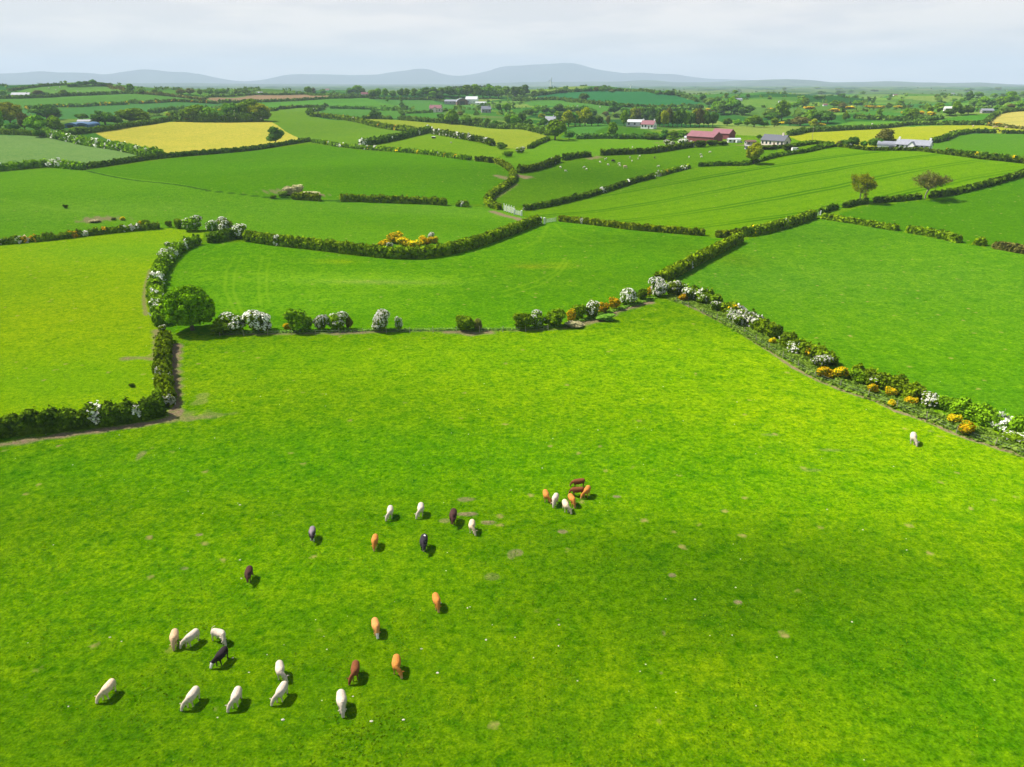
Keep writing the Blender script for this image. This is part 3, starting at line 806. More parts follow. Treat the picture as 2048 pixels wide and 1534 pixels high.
def clump(where, group, items, dmax=2300, noun='tree'):
    """items: (px, py, h, w, kind), each labelled by its colour, its place and its order among its likes"""
    bykind = {}
    for it in items: bykind.setdefault(it[4], []).append(it)
    for kd, its in bykind.items():
        its.sort(key=lambda a: a[0])
        for i, (px, py, h_, w_, kk) in enumerate(its):
            lab = f"{ADJ[kk]} {noun} {where}" if len(its) == 1 else f"{ADJ[kk]} {noun} {where}, {nth(i, len(its))}"
            place_tree(px, py, h_, w_, kk, lab, group, dmax)

# ---------------------------- hedges
def hedge(label, pts, h_, w_, mate=None, blossom=0.0, gorse=0.0, bumpy=0.25, cat='hedge', group='field hedges', gap=0.0, dmax=2300, name='hedge', seed=None, dens=1.0):
    """h_ and w_ in metres; blossom and gorse are the share of the length in flower"""
    r = np.random.default_rng(zlib.crc32(label.encode()) % 10000 if seed is None else seed)
    mate = mate or G_HEDGE
    bumpy = max(bumpy, .2) * 1.15
    pl = densify(wpoly(pts, dmax), 1.2, False)
    seg = np.hypot(*np.diff(pl, axis=0).T); s = np.concatenate([[0], np.cumsum(seg)])
    Ltot = s[-1]
    step = max(0.5, min(1.2, Ltot / 60)) if Ltot < 200 else 1.2
    ss = np.arange(0, Ltot, step)
    if len(ss) < 3: ss = np.linspace(0, Ltot, 3)
    # smooth the centre line
    cx = np.interp(ss, s, pl[:, 0]); cy = np.interp(ss, s, pl[:, 1])
    ker = np.ones(5) / 5
    if len(ss) > 10:
        cx = np.convolve(np.pad(cx, 2, 'edge'), ker, 'valid'); cy = np.convolve(np.pad(cy, 2, 'edge'), ker, 'valid')
    tx, ty = np.gradient(cx), np.gradient(cy)
    tl = np.maximum(1e-6, np.hypot(tx, ty)); nx, ny = -ty / tl, tx / tl
    dist = float(np.mean(np.hypot(cx, cy)))
    ls = max(0.24, dist * 0.0026)
    if dist > 260: h_, w_ = h_ * .80, w_ * .76
    # individual shrubs make it bumpy
    def bump1(q):
        f = 0
        for k_, a_ in ((2.3, .5), (3.9, .35), (7.1, .4), (1.1, .2)):
            f = f + a_ * np.sin(q * 2 * math.pi / k_ + ph[int(k_)])
        return f
    ph = r.uniform(0, 6.28, 12)
    x0, y0 = cx.mean(), cy.mean()
    ends = lambda q: np.clip(np.minimum(q, Ltot - q) / (w_ * 0.5) + 0.35, 0.35, 1.0)
    Hf = lambda q: h_ * (1 + bumpy * 0.55 * bump1(q)) * ends(q)
    Wf = lambda q: w_ * (1 + bumpy * 0.45 * bump1(q * 1.13 + 3)) * ends(q)
    if gap > 0:
        gate = lambda q: np.where(np.sin(q * 2 * math.pi / (9.0 * max(1, dist / 500)) + ph[9]) + 0.6 * np.sin(q * 2 * math.pi / 5.3 + ph[10]) > 1.6 - 2.2 * (1 - gap), 0.0, 1.0)
        gfun = lambda q: 0.25 + 0.75 * (np.sin(q * 2 * math.pi / 8.0 + ph[9]) + 0.7 * np.sin(q * 2 * math.pi / 4.7 + ph[10]) < 1.5 - 2 * gap)
    else:
        gfun = lambda q: np.ones_like(q)
    g = Geo()
    na = 9
    angs = np.linspace(0, math.pi, na)
    CVs = []
    H0, W0 = Hf(ss) * gfun(ss) * 0.84, Wf(ss) * gfun(ss) * 0.80
    gz = ground_h(cx, cy)
    for a in angs:
        ca, sa = math.cos(a), math.sin(a)
        ca = math.copysign(abs(ca) ** 0.55, ca) if abs(ca) > 1e-6 else 0
        sa = sa ** 0.6 if sa > 1e-6 else 0
        CVs.append(np.stack([cx + nx * W0 / 2 * ca, cy + ny * W0 / 2 * ca, gz - 0.15 + (H0 + 0.15) * sa], 1))
    CV = np.stack(CVs, 1).reshape(-1, 3)
    n = len(ss)
    q = (np.arange(n - 1)[:, None] * na + np.arange(na - 1)[None, :]).ravel()
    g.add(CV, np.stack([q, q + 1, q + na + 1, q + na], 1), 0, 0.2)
    nl = int(min(42000, dens * 2.6 * Ltot * (w_ + 2 * h_) / ls ** 2))
    qs = r.uniform(0, Ltot, nl); aa = r.uniform(0.02, math.pi - 0.02, nl)
    ca, sa = np.cos(aa), np.sin(aa)
    cae, sae = np.sign(ca) * np.abs(ca) ** 0.55, sa ** 0.6
    px_ = np.interp(qs, ss, cx); py_ = np.interp(qs, ss, cy); nxx = np.interp(qs, ss, nx); nyy = np.interp(qs, ss, ny)
    rad = r.uniform(0.84, 1.06, nl) + (r.uniform(0, 1, nl) < .07) * r.uniform(0, .22, nl)
    Hq, Wq = Hf(qs) * gfun(qs), Wf(qs) * gfun(qs)
    C = np.stack([px_ + nxx * Wq / 2 * cae * rad, py_ + nyy * Wq / 2 * cae * rad, 0 * px_], 1)
    C[:, 2] = ground_h(C[:, 0], C[:, 1]) + np.maximum(0.05, Hq * sae * rad)
    Nn = np.stack([nxx * ca, nyy * ca, sa], 1)
    V, Q = leaf_quads(C, Nn, np.full(nl, ls), r, 0.5)
    shrub = np.interp(qs, np.arange(0, Ltot + 3, 2.1), r.normal(0, 0.13, len(np.arange(0, Ltot + 3, 2.1))))
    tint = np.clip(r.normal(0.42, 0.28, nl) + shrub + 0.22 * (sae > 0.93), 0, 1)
    mi = np.zeros(nl, int)
    mats = [mate]
    def flowers(share, matf, seedoff, keep, idx):
        cl = np.interp(qs, np.arange(0, Ltot + 6, 2.6), r.uniform(0, 1, len(np.arange(0, Ltot + 6, 2.6)) ))
        cl2 = 0.5 + 0.5 * np.sin(C[:, 0] * 1.9 + C[:, 2] * 2.5 + seedoff) * np.sin(C[:, 1] * 1.7 + 1)
        on = (cl < share * 1.1) & (r.uniform(0, 1, nl) < keep) & (cl2 > 0.35)
        mi[on] = idx
    if blossom > 0: mats.append(G_WHITE); flowers(blossom, G_WHITE, 1.0, 0.62, len(mats) - 1)
    if gorse > 0: mats.append(G_GORSE); flowers(gorse, G_GORSE, 4.0, 0.6, len(mats) - 1)
    g.add(V, Q, mi, np.repeat(tint, 4))
    # origin at the hedge's own foot
    o0 = np.array([x0, y0, gh(x0, y0)])
    g.V = [v - o0 for v in g.V]
    me = g.mesh(name, mats)
    return tag(link(name, me, loc=o0), label, cat, group)

# ---------------------------- bushes
def bush_mesh(seed, kind, ls, thin=False):
    r = np.random.default_rng(seed)
    g, gb = Geo(), Geo()
    main = {'haw': G_HEDGE, 'green': G_HEDGE, 'dark': G_DARK, 'gorse': G_GORSE, 'scrub': G_SCRUB, 'sparse': G_BROWN, 'weed': G_WEED}[kind]
    lob = [(0, 0, .45, .34, .34, .42)]
    for i in range(8):
        a = r.uniform(0, 6.28); k = r.uniform(.12, .27); z = r.uniform(.25, .78)
        s = r.uniform(.17, .27)
        lob.append((math.cos(a) * k, math.sin(a) * k, z, s, s, s * .85))
    lobes_geo(g, r, lob, int(1.6 * 3.2 / ls ** 2), ls, 0, zmin=-0.9)
    if kind == 'gorse':
        g.M = [np.where(r.uniform(0, 1, len(m_)) < .34, 1, m_) for m_ in g.M]
        # cores are plain green
        return g.mesh('foliage', [G_GORSE, G_HEDGE]), None
    if kind == 'haw':
        for (cx, cy, cz, rx, ry, rz) in lob:
            if r.uniform() < 0.12: continue
            d = rand_dirs(r, int(1.5 * rx * rz * 9 / (ls * .7) ** 2), -0.4)
            d = d[(np.sin(d[:, 0] * 7 + cx * 20) * np.sin(d[:, 1] * 6 + cy * 17) + 0.5 * d[:, 2] > (0.42 if thin else 0.0))]
            C = np.array([cx, cy, cz]) + d * r.uniform(1.0, 1.12, (len(d), 1)) * np.array([rx, ry, rz])
            V, Q = leaf_quads(C, d, np.full(len(d), ls * 0.62), r, .6)
            gb.add(V, Q, 0, np.repeat(r.uniform(.3, 1, len(d)), 4))
        return g.mesh('foliage', [main]), gb.mesh('blossom', [G_WHITE])
    return g.mesh('foliage', [main]), None
BP = {}
BN = {'haw': 'hawthorn_bush', 'green': 'round_bush', 'dark': 'dark_bush', 'gorse': 'gorse_bush', 'scrub': 'dry_scrub', 'sparse': 'bare_bush', 'weed': 'weed_clump'}
def bush(px, py, hpx, wpx, kind, label, group=None, fine=True, dmax=2300, thin=False):
    p = P(px, py, dmax); k = px_m(p)
    v = int(tr.integers(0, 3))
    key = (kind, v, fine, thin)
    if key not in BP: BP[key] = bush_mesh(50 + v * 7 + len(kind), kind, 0.075 if fine else 0.12, thin)
    f, b = BP[key]
    o = link(BN[kind], f, loc=p)
    o.rotation_euler = (0, 0, tr.uniform(0, 6.28))
    Hh, Ww = hpx / k * 1.0, wpx / k * 1.05
    o.scale = (Ww, Ww, Hh)
    if b is not None: link('blossom', b, o)
    return tag(o, label, 'bush', group)

# ------------------------------------------------------------------ hedges, traced one by one
T_, D_, FR_ = G_TRIM, G_DARK, G_FAR
hedge('tall dark hedge running to the left edge below the bright left hand field', [(-260, 893), (-60, 876), (0, 870), (100, 860), (200, 849), (290, 838), (338, 822)], 2.5, 2.6, D_, .035, 0, .32, group='bushy boundary hedges')
hedge('bushy hedge between bright left field and cattle pasture, beside the bare soil strip', [(336, 818), (330, 780), (326, 745), (328, 705), (332, 678)], 1.9, 2.1, None, .22, 0, .5, group='bushy boundary hedges')
hedge('curving bushy hedge between bright left field and oval field, dotted with blossom', [(326, 655), (316, 620), (312, 580), (322, 545), (338, 522), (360, 502), (384, 491), (404, 487)], 2.2, 2.6, None, .34, 0, .45, group='bushy boundary hedges')
hedge('short dark hedge stub at the top left corner of the oval field', [(418, 487), (450, 480), (484, 474)], 2.6, 3.2, D_, .05, 0, .25, group='bushy boundary hedges')
hedge('long clipped hedge curving behind the oval field and in front of the gorse mound', [(490, 481), (550, 490), (620, 497), (700, 507), (780, 516), (840, 517), (900, 508), (960, 491), (1020, 469), (1078, 447)], 2.7, 2.5, T_, .05, 0, .13, group='clipped field hedges')
hedge('clipped hedge between oval field and cereal field, right of the metal gate', [(1116, 442), (1200, 451), (1260, 459), (1330, 465), (1416, 472)], 1.8, 2.0, T_, .06, 0, .16, group='clipped field hedges')
hedge('short clipped hedge at the cereal field tip, left of the corner post', [(1430, 475), (1458, 474), (1480, 472)], 1.9, 2.2, T_, .03, 0, .2, group='clipped field hedges')
hedge('clipped hedge below the cereal field, from the diagonal hedge towards the bare trees', [(1482, 473), (1520, 467), (1560, 457), (1600, 445), (1628, 434)], 2.5, 2.4, T_, .03, .04, .18, group='clipped field hedges')
hedge('short dark hedge section just left of the first bare tree', [(1640, 428), (1655, 422), (1673, 418)], 2.2, 2.4, D_, .05, 0, .2, group='dark hedge sections by the bare trees')
hedge('short dark hedge section under the left bare tree', [(1686, 416), (1710, 410), (1736, 407)], 2.1, 2.4, D_, .0, 0, .2, group='dark hedge sections by the bare trees')
hedge('dark hedge section between the two bare trees', [(1745, 406), (1800, 402), (1842, 397)], 2.2, 2.4, D_, .02, 0, .18, group='dark hedge sections by the bare trees')
hedge('dark hedge rising from the right bare tree to the right edge', [(1856, 396), (1900, 390), (1960, 376), (2010, 362), (2048, 350), (2140, 322), (2280, 296)], 2.2, 2.6, D_, .02, 0, .15, group='dark hedge sections by the bare trees')
hedge('straight clipped diagonal hedge between the oval field and the large right hand field', [(1312, 572), (1350, 551), (1400, 524), (1450, 498), (1480, 482)], 2.5, 2.5, T_, .06, 0, .14, group='clipped field hedges')
hedge('clipped hedge along the top of the large right field, left part', [(1642, 437), (1700, 446), (1760, 456), (1798, 462)], 2.0, 2.3, T_, .05, 0, .18, group='clipped field hedges')
hedge('clipped hedge along the top of the large right field, middle part', [(1812, 464), (1860, 472), (1900, 481), (1920, 486)], 2.0, 2.3, T_, .06, 0, .15, group='clipped field hedges')
hedge('small isolated clipped hedge lump in the gap of the right field top boundary', [(1946, 489), (1958, 490), (1970, 492)], 1.9, 2.3, T_, .05, 0, .2, group='clipped field hedges')
hedge('reddish brown clipped hedge along the top of the right field, reaching the right edge', [(1984, 495), (2020, 502), (2060, 509), (2160, 528), (2300, 556)], 1.9, 2.3, G_BROWN, .03, 0, .15, group='clipped field hedges')
for i, (pts, b, gz_) in enumerate([([(1330, 578), (1360, 586), (1400, 596), (1440, 612)], .35, .08), ([(1448, 620), (1480, 638), (1520, 660), (1556, 678)], .25, .12), ([(1562, 686), (1600, 704), (1640, 722), (1668, 736)], .28, .05),
        ([(1700, 752), (1740, 766), (1790, 782), (1850, 804)], .15, .06), ([(1890, 822), (1930, 832), (1990, 852), (2060, 876), (2200, 926), (2400, 1000)], .2, .05)]):
    hedge('bushy hedge stretch on the right hand bank, ' + ['at its top end by the diagonal hedge', 'second stretch down from the top', 'third stretch down, above gorse', 'fourth stretch down', 'lowest stretch'][i],
          pts, 1.9, 2.9, None, b, gz_, .4, group='hedge stretches along the right hand bank')
hedge('low mixed flowering hedge along the top of the bright left field', [(-200, 506), (0, 489), (60, 484), (130, 477), (200, 468), (270, 461), (330, 456)], 1.6, 2.0, None, .3, .22, .5, group='bushy boundary hedges')
hedge('long clipped hedge between the two big middle left fields', [(678, 402), (720, 403), (800, 406), (860, 408), (898, 411)], 2.9, 3.0, T_, .02, 0, .14, group='clipped field hedges')
hedge('short clipped hedge piece right of the long middle left hedge', [(912, 412), (926, 413), (940, 414)], 2.5, 2.8, T_, .15, 0, .2, group='clipped field hedges')
hedge('short clipped hedge in front of the pale rubble mound', [(582, 398), (605, 399), (625, 400), (642, 402)], 2.8, 3.0, T_, .05, 0, .2, group='clipped field hedges')
hedge('S-shaped clipped hedge winding down to the white railed pen', [(1024, 346), (1027, 360), (1018, 370), (1000, 381), (982, 394), (974, 404), (976, 411), (988, 417), (1003, 420)], 2.6, 3.2, T_, .02, 0, .16, group='clipped field hedges')
hedge('hedge above the winding lane at the right tip of the upper left field', [(990, 326), (1004, 330), (1016, 338), (1024, 344)], 2.6, 3.4, T_, 0, .1, .2, group='clipped field hedges')
hedge('dark backed hedge between the sheep pasture and the striped cereal field', [(1046, 421), (1080, 416), (1110, 410), (1150, 400), (1185, 391), (1230, 377), (1270, 364), (1310, 355)], 2.3, 2.6, D_, .05, .06, .2, group='hedges round the sheep pasture')
hedge('flowering hedge at the top of the cereal field beside the sheep', [(1312, 353), (1330, 348), (1350, 343), (1378, 336)], 2.0, 2.6, None, .45, .3, .3, group='hedges round the sheep pasture')
hedge('hedge between sheep pasture and cereal field near the single yellow-green tree', [(1395, 333), (1440, 331), (1490, 331), (1515, 324), (1536, 318), (1560, 312), (1611, 305), (1640, 298), (1668, 293)], 1.9, 2.6, D_, .08, 0, .2, group='hedges round the sheep pasture')
hedge('dark lumpy hedge along the top left of the sheep pasture', [(1034, 346), (1060, 343), (1090, 335), (1118, 323)], 3.2, 3.4, D_, .06, 0, .25, group='hedges round the sheep pasture')
hedge('row of dark hedge lumps above the sheep, left of the bare gateway', [(1126, 321), (1140, 318), (1160, 315), (1182, 313)], 3.0, 3.2, D_, .04, 0, .4, group='hedges round the sheep pasture')
hedge('long dark hedge above the sheep pasture, reaching the red barns', [(1198, 311), (1240, 309), (1300, 307), (1340, 301), (1388, 294)], 3.2, 3.4, D_, .08, 0, .25, group='hedges round the sheep pasture')
hedge('thin hedge beside the road above the cereal field, right half', [(1671, 293), (1736, 301), (1800, 301), (1840, 302), (1886, 308), (1961, 318), (2048, 327), (2200, 342)], 1.7, 2.4, D_, .03, 0, .2, group='roadside hedges')
hedge('thin far roadside hedge with yellow gorse flowers right of the white farmhouse', [(1890, 303), (1920, 307), (1990, 314), (2048, 320), (2200, 334)], 1.6, 2.2, D_, .03, .25, .2, group='roadside hedges')
hedge('hedge left of the road junction in front of the slate roofed house', [(1540, 298), (1580, 296), (1633, 288), (1668, 291)], 1.8, 2.6, D_, .1, 0, .3, group='roadside hedges')
hedge('hedge with orange gorse along the top of the big middle left field', [(625, 285), (670, 292), (712, 297), (762, 301), (800, 304), (837, 307), (880, 312), (912, 317), (942, 321)], 2.4, 3.2, None, .1, .14, .3, group='hedges of the left middle distance')
hedge('short hedge piece ending at the lane above the winding hedge', [(950, 322), (970, 323), (985, 326)], 2.6, 3.6, D_, .05, 0, .3, group='hedges of the left middle distance')
hedge('straight dark hedge in front of the pale yellow field', [(172, 338), (205, 333), (240, 328), (300, 319), (330, 316), (400, 310), (450, 306), (512, 300), (562, 292), (622, 283)], 2.9, 3.2, D_, .03, 0, .18, group='hedges of the left middle distance')
hedge('lumpy olive hedge at the left edge below the bluish green field', [(-200, 352), (0, 342), (40, 338), (90, 333), (120, 335), (170, 340)], 3.8, 4.6, None, .08, 0, .45, group='hedges of the left middle distance')
hedge('thick bushy hedge with white blossom left of the pale yellow field', [(85, 270), (110, 276), (150, 285), (200, 295), (250, 303), (290, 312), (325, 315)], 5.0, 6.0, None, .25, 0, .4, group='hedges of the left middle distance')
hedge('dark hedge behind the pale yellow field, below the bright green tree', [(88, 272), (140, 270), (200, 263), (230, 259), (300, 249), (343, 241)], 3.6, 4.2, D_, 0, 0, .3, group='hedges of the left middle distance')
hedge('hedge at the left edge under the wooded farm', [(-200, 268), (0, 268), (50, 270), (88, 272)], 3.4, 4.4, None, .03, 0, .3, group='hedges of the left middle distance')
hedge('thick bushy hedge slanting up to the tiny livestock shelter', [(717, 293), (740, 290), (762, 287), (790, 281), (812, 276), (862, 263)], 4.6, 5.0, D_, .1, 0, .35, group='hedges of the left middle distance')
hedge('hedge with blossom right of the tiny livestock shelter', [(867, 268), (890, 272), (912, 276), (940, 281), (962, 284), (987, 292)], 3.8, 4.4, D_, .28, 0, .35, group='hedges of the left middle distance')
hedge('hedge with orange tinged left end, above the dull green middle field', [(619, 233), (640, 234), (652, 236), (687, 240), (724, 247), (762, 256), (800, 261), (832, 266)], 4.2, 4.8, None, .05, .08, .35, group='hedges of the left middle distance')
hedge('small hook shaped hedge beside the orange tinged hedge end', [(618, 231), (622, 224), (642, 217), (654, 213)], 3.6, 4.6, D_, .05, .03, .35, group='hedges of the left middle distance')
hedge('dark hedge left of the hook shaped hedge', [(560, 219), (587, 216), (612, 215), (637, 216)], 3.2, 3.6, D_, 0, 0, .15, group='hedges of the left middle distance')
hedge('short dark hedge right of the wooded mound', [(530, 223), (545, 222), (557, 221)], 3.0, 3.6, D_, 0, 0, .2, group='hedges of the left middle distance')
hedge('long tree lined hedge above the yellow-green middle field', [(798, 240), (862, 245), (912, 248), (962, 253), (1024, 258), (1061, 262), (1096, 271)], 4.2, 4.6, FR_, .02, 0, .4, group='hedges of the middle distance')
hedge('thin hedge slanting down to the blossom bushes right of the yellow-green field', [(1096, 279), (1080, 287), (1058, 298)], 2.2, 3.0, D_, 0, 0, .3, group='hedges of the middle distance')
hedge('dark bushy hedge round the lone dark tree left of the cream house', [(724, 238), (750, 238), (784, 239)], 3.6, 5.0, FR_, 0, 0, .4, group='hedges of the middle distance')
hedge('hedge and bushes behind the big green field, left of the red barns', [(1151, 278), (1190, 277), (1240, 277), (1290, 278), (1334, 278)], 3.4, 4.2, FR_, .04, .04, .5, group='hedges of the middle distance')
hedge('thin hedge in front of the cream house garden', [(806, 227), (850, 226), (895, 222)], 2.4, 3.2, FR_, 0, 0, .2, group='hedges of the middle distance')
hedge('dark hedge curving over the yellow field behind the white farmhouse', [(1576, 272), (1590, 270), (1611, 265), (1650, 262), (1698, 260), (1786, 255), (1811, 251), (1850, 250), (1886, 250), (1971, 250)], 3.6, 4.4, FR_, .03, 0, .25, group='hedges of the right middle distance')
hedge('thin dark hedge branching up from the yellow field boundary', [(1811, 250), (1840, 245), (1886, 237)], 3.2, 4.0, FR_, 0, 0, .25, group='hedges of the right middle distance')
hedge('dark hedge below the small green field among the gorse', [(1706, 237), (1760, 240), (1823, 242), (1870, 240)], 4.0, 4.6, FR_, 0, 0, .4, group='hedges of the right middle distance')
hedge('dark hedge curving up along the pale striped field at the right edge', [(1971, 246), (1978, 240), (1986, 233), (2003, 226), (2030, 223), (2060, 221), (2200, 219)], 3.2, 4.0, FR_, 0, 0, .2, group='hedges of the right middle distance')
hedge('dark hedge below the yellow field, climbing from the farmhouse', [(1862, 286), (1886, 281), (1900, 275), (1911, 270), (1936, 266), (1993, 266)], 3.0, 3.8, D_, .05, 0, .25, group='hedges of the right middle distance')
hedge('dark hedge below the tiny brown cattle at the right edge', [(2003, 267), (2030, 267), (2060, 268), (2200, 272)], 2.8, 3.6, D_, 0, .05, .25, group='hedges of the right middle distance')
hedge('brown hedge along the foot of the pale striped field', [(1973, 251), (2010, 255), (2048, 259), (2150, 263)], 2.0, 3.0, G_BROWN, .1, .1, .2, group='hedges of the right middle distance')
def far(label, pts, h_=4.0, w_=6.0, g_=0.0, m_=None, b_=0.3):
    hedge(label, pts, h_, w_, m_ or FR_, 0, g_, b_, group='hedges on the far hills')
far('dark hedge over the crest of the central green hill', [(1061, 193), (1124, 185), (1174, 182.5), (1249, 183), (1311, 187.5), (1349, 190), (1374, 196), (1394, 204)])
far('dark hedge along the foot of the central green hill', [(1024, 202), (1131, 201), (1164, 206), (1199, 210), (1249, 214), (1324, 217.5), (1374, 216), (1406, 216)])
far('dark hedge just below the foot of the central green hill', [(1266, 222), (1310, 222), (1346, 222), (1394, 217)])
far('dark hedge under the white bungalow on the far left hill', [(-100, 199), (0, 198), (100, 195), (200, 190), (275, 187.5)])
far('thin hedge over the crest of the far left hill', [(15, 183), (50, 177), (82, 173), (135, 170)], 3, 4)
far('reddish hedge down the right flank of the far left hill', [(200, 170), (220, 174), (250, 183)], 3.5, 5, 0, G_BROWN)
far('hedge topped with yellow gorse across the left hand hill fields', [(50, 219), (112, 214), (200, 210.5), (258, 208.5)], 3.2, 5, .3)
far('hedge with a little gorse right of the gorse topped hedge', [(278, 207.5), (310, 206), (350, 203), (375, 204), (437, 207.5)], 3, 5, .2)
far('thin brown tinged hedge left of the ploughed field', [(275, 188), (325, 191), (375, 196), (412, 201)], 3, 5, .08, G_BROWN)
far('dark hedge above the ploughed brown field', [(410, 196.5), (440, 193.5), (512, 189.5), (612, 188.8), (687, 193.5), (702, 196)], 3, 4)
far('dark hedge below the ploughed brown field', [(437, 206), (512, 204), (560, 202.5), (612, 200.5), (702, 196.5), (750, 195)], 3, 4.5)
far('thin hedge left of the grey barns', [(738, 197.5), (800, 199), (862, 199.5), (890, 204)], 2.8, 4)
far('hedge over the crest of the small hill above the grey barns', [(890, 178), (925, 175.5), (962, 174.5), (1000, 177.5)], 3, 4)
far('row of scattered low bushes in the fields left of the cream house', [(660, 217), (700, 217.5), (740, 218.5), (787, 221.5)], 3.2, 4.5)
hedge('dark scrub along the foot of the wooded mound behind the pale yellow field', [(346, 243), (400, 244), (460, 244), (528, 243)], 8, 9, G_TDARK, .05, .04, .5, group='hedges of the left middle distance')
far('dark hedge right of the wooded mound behind the left fields', [(298, 228), (320, 225), (345, 222), (372, 220)], 5, 6)
far('sloping hedge between the barn fields and the cream house', [(792, 217), (800, 224), (806, 231)], 3, 4)

# ------------------------------------------------------------------ nearer bushes in the hedge lines
g1 = 'bushes along the fence line below the oval field'
for a in [(445, 667, 36, 50, 'green', 'olive bush squeezed between the big round tree and the white blossom'),
          (472, 664, 42, 52, 'haw', 'white flowering hawthorn nearest to the big round tree'),
          (520, 662, 42, 56, 'haw', 'hawthorn with white flowers only on its right side, left of the round green bush'),
          (599, 663, 50, 56, 'green', 'round olive green bush between two hawthorns on the fence line'),
          (576, 660, 16, 20, 'gorse', 'small orange gorse bush at the foot of the round olive bush'),
          (642, 660, 32, 30, 'haw', 'smaller white hawthorn touching the widest white hawthorn on its left'),
          (674, 659, 37, 46, 'haw', 'widest and whitest hawthorn on the fence line below the oval field'),
          (698, 657, 30, 17, 'sparse', 'thin upright bush right of the widest white hawthorn'),
          (762, 662, 42, 38, 'haw', 'white hawthorn standing alone mid fence line, the larger of a pair'),
          (798, 661, 31, 18, 'haw', 'small slim white hawthorn, the smaller of the pair mid fence line'),
          (930, 662, 35, 42, 'green', 'low green bush with open stems on the fence line'),
          (956, 660, 28, 22, 'sparse', 'thin small bush attached to the open green bush')]:
    bush(*a, g1)
g2 = 'bushes climbing to the hedge corner'
for a in [(1046, 659, 38, 42, 'green', 'dark olive bush at the left end of the climbing bush row'),
          (1074, 655, 34, 40, 'haw', 'white hawthorn second in the climbing bush row, beside the dark olive bush'),
          (1108, 652, 38, 46, 'green', 'olive bush with few white flowers left of the bright gorse'),
          (1142, 645, 30, 24, 'gorse', 'bright yellow gorse bush low in the climbing bush row'),
          (1158, 638, 32, 30, 'green', 'olive bush right behind the bright yellow gorse'),
          (1184, 634, 38, 34, 'haw', 'grey-white hawthorn in the middle of the climbing bush row'),
          (1206, 626, 24, 26, 'gorse', 'long orange gorse bush between two hawthorns, left half'),
          (1228, 618, 26, 26, 'gorse', 'long orange gorse bush between two hawthorns, right half'),
          (1255, 608, 36, 40, 'haw', 'tall white hawthorn near the top of the climbing bush row'),
          (1284, 600, 26, 28, 'dark', 'round dark green bush left of the hedge corner'),
          (1297, 592, 20, 14, 'gorse', 'small orange gorse tucked beside the corner hawthorn'),
          (1316, 592, 36, 40, 'haw', 'big white hawthorn exactly at the hedge corner'),
          (1344, 590, 30, 34, 'haw', 'white hawthorn right of the corner hawthorn'),
          (1210, 640, 14, 40, 'weed', 'tangle of pale weeds below the orange gorse'),
          (1150, 654, 13, 40, 'scrub', 'dry brown scrub below the bright yellow gorse')]:
    bush(*a, g2, thin=(a[0] in (1108, 1184, 1344)))
g3 = 'bushes on the right hand bank'
for a in [(1366, 602, 17, 22, 'gorse', 'orange gorse bush at the very top of the right hand bank'),
          (1378, 600, 26, 34, 'haw', 'white hawthorn high on the bank beside the topmost gorse'),
          (1404, 606, 22, 36, 'haw', 'second white hawthorn down the right hand bank'),
          (1432, 622, 22, 30, 'haw', 'third white hawthorn down the right hand bank'),
          (1462, 640, 20, 26, 'haw', 'fourth white hawthorn down the right hand bank'),
          (1466, 632, 12, 18, 'gorse', 'small orange gorse behind the fourth hawthorn on the bank'),
          (1478, 652, 24, 34, 'haw', 'fifth white hawthorn down the right hand bank'),
          (1520, 660, 16, 26, 'gorse', 'yellow gorse beside the hedge top in the upper bank'),
          (1544, 688, 14, 18, 'gorse', 'small gorse at the foot of the bank hedge by the fence'),
          (1590, 706, 20, 40, 'haw', 'sixth white hawthorn down the right hand bank'),
          (1640, 734, 26, 40, 'haw', 'white hawthorn directly above the two big orange gorse bushes'),
          (1650, 756, 26, 38, 'gorse', 'left one of the two big orange gorse bushes on the bank'),
          (1682, 755, 26, 34, 'gorse', 'right one of the two big orange gorse bushes on the bank'),
          (1719, 766, 30, 44, 'green', 'round olive bush right of the two big orange gorse bushes'),
          (1760, 772, 20, 46, 'haw', 'flat white hawthorn left of the fourth hedge stretch'),
          (1745, 786, 22, 24, 'gorse', 'yellow gorse in the weeds below the flat white hawthorn'),
          (1780, 792, 20, 24, 'gorse', 'yellow gorse right next to the one below the flat hawthorn'),
          (1782, 812, 14, 18, 'gorse', 'small gorse by the fence wire below the bank'),
          (1822, 808, 16, 26, 'gorse', 'orange gorse at the foot of the fourth hedge stretch'),
          (1858, 812, 26, 40, 'haw', 'white hawthorn at the lower end of the fourth hedge stretch'),
          (1896, 822, 32, 46, 'green', 'dark olive bush above the lowest yellow gorse'),
          (1922, 826, 22, 22, 'haw', 'small white hawthorn right of the dark olive bush'),
          (1962, 840, 20, 36, 'haw', 'white hawthorn beyond the lowest gorse, near the right edge'),
          (1908, 846, 20, 28, 'gorse', 'smaller of the two lowest yellow gorse bushes'),
          (1930, 868, 28, 38, 'gorse', 'brightest and lowest yellow gorse bush on the bank'),
          (1975, 852, 18, 24, 'sparse', 'brown thorny bush near the lowest gorse'),
          (2030, 882, 18, 60, 'haw', 'low white flowered hawthorn at the right edge of the bank')]:
    bush(*a, g3, thin=True)
g4 = 'hawthorns at the top of the bright left field'
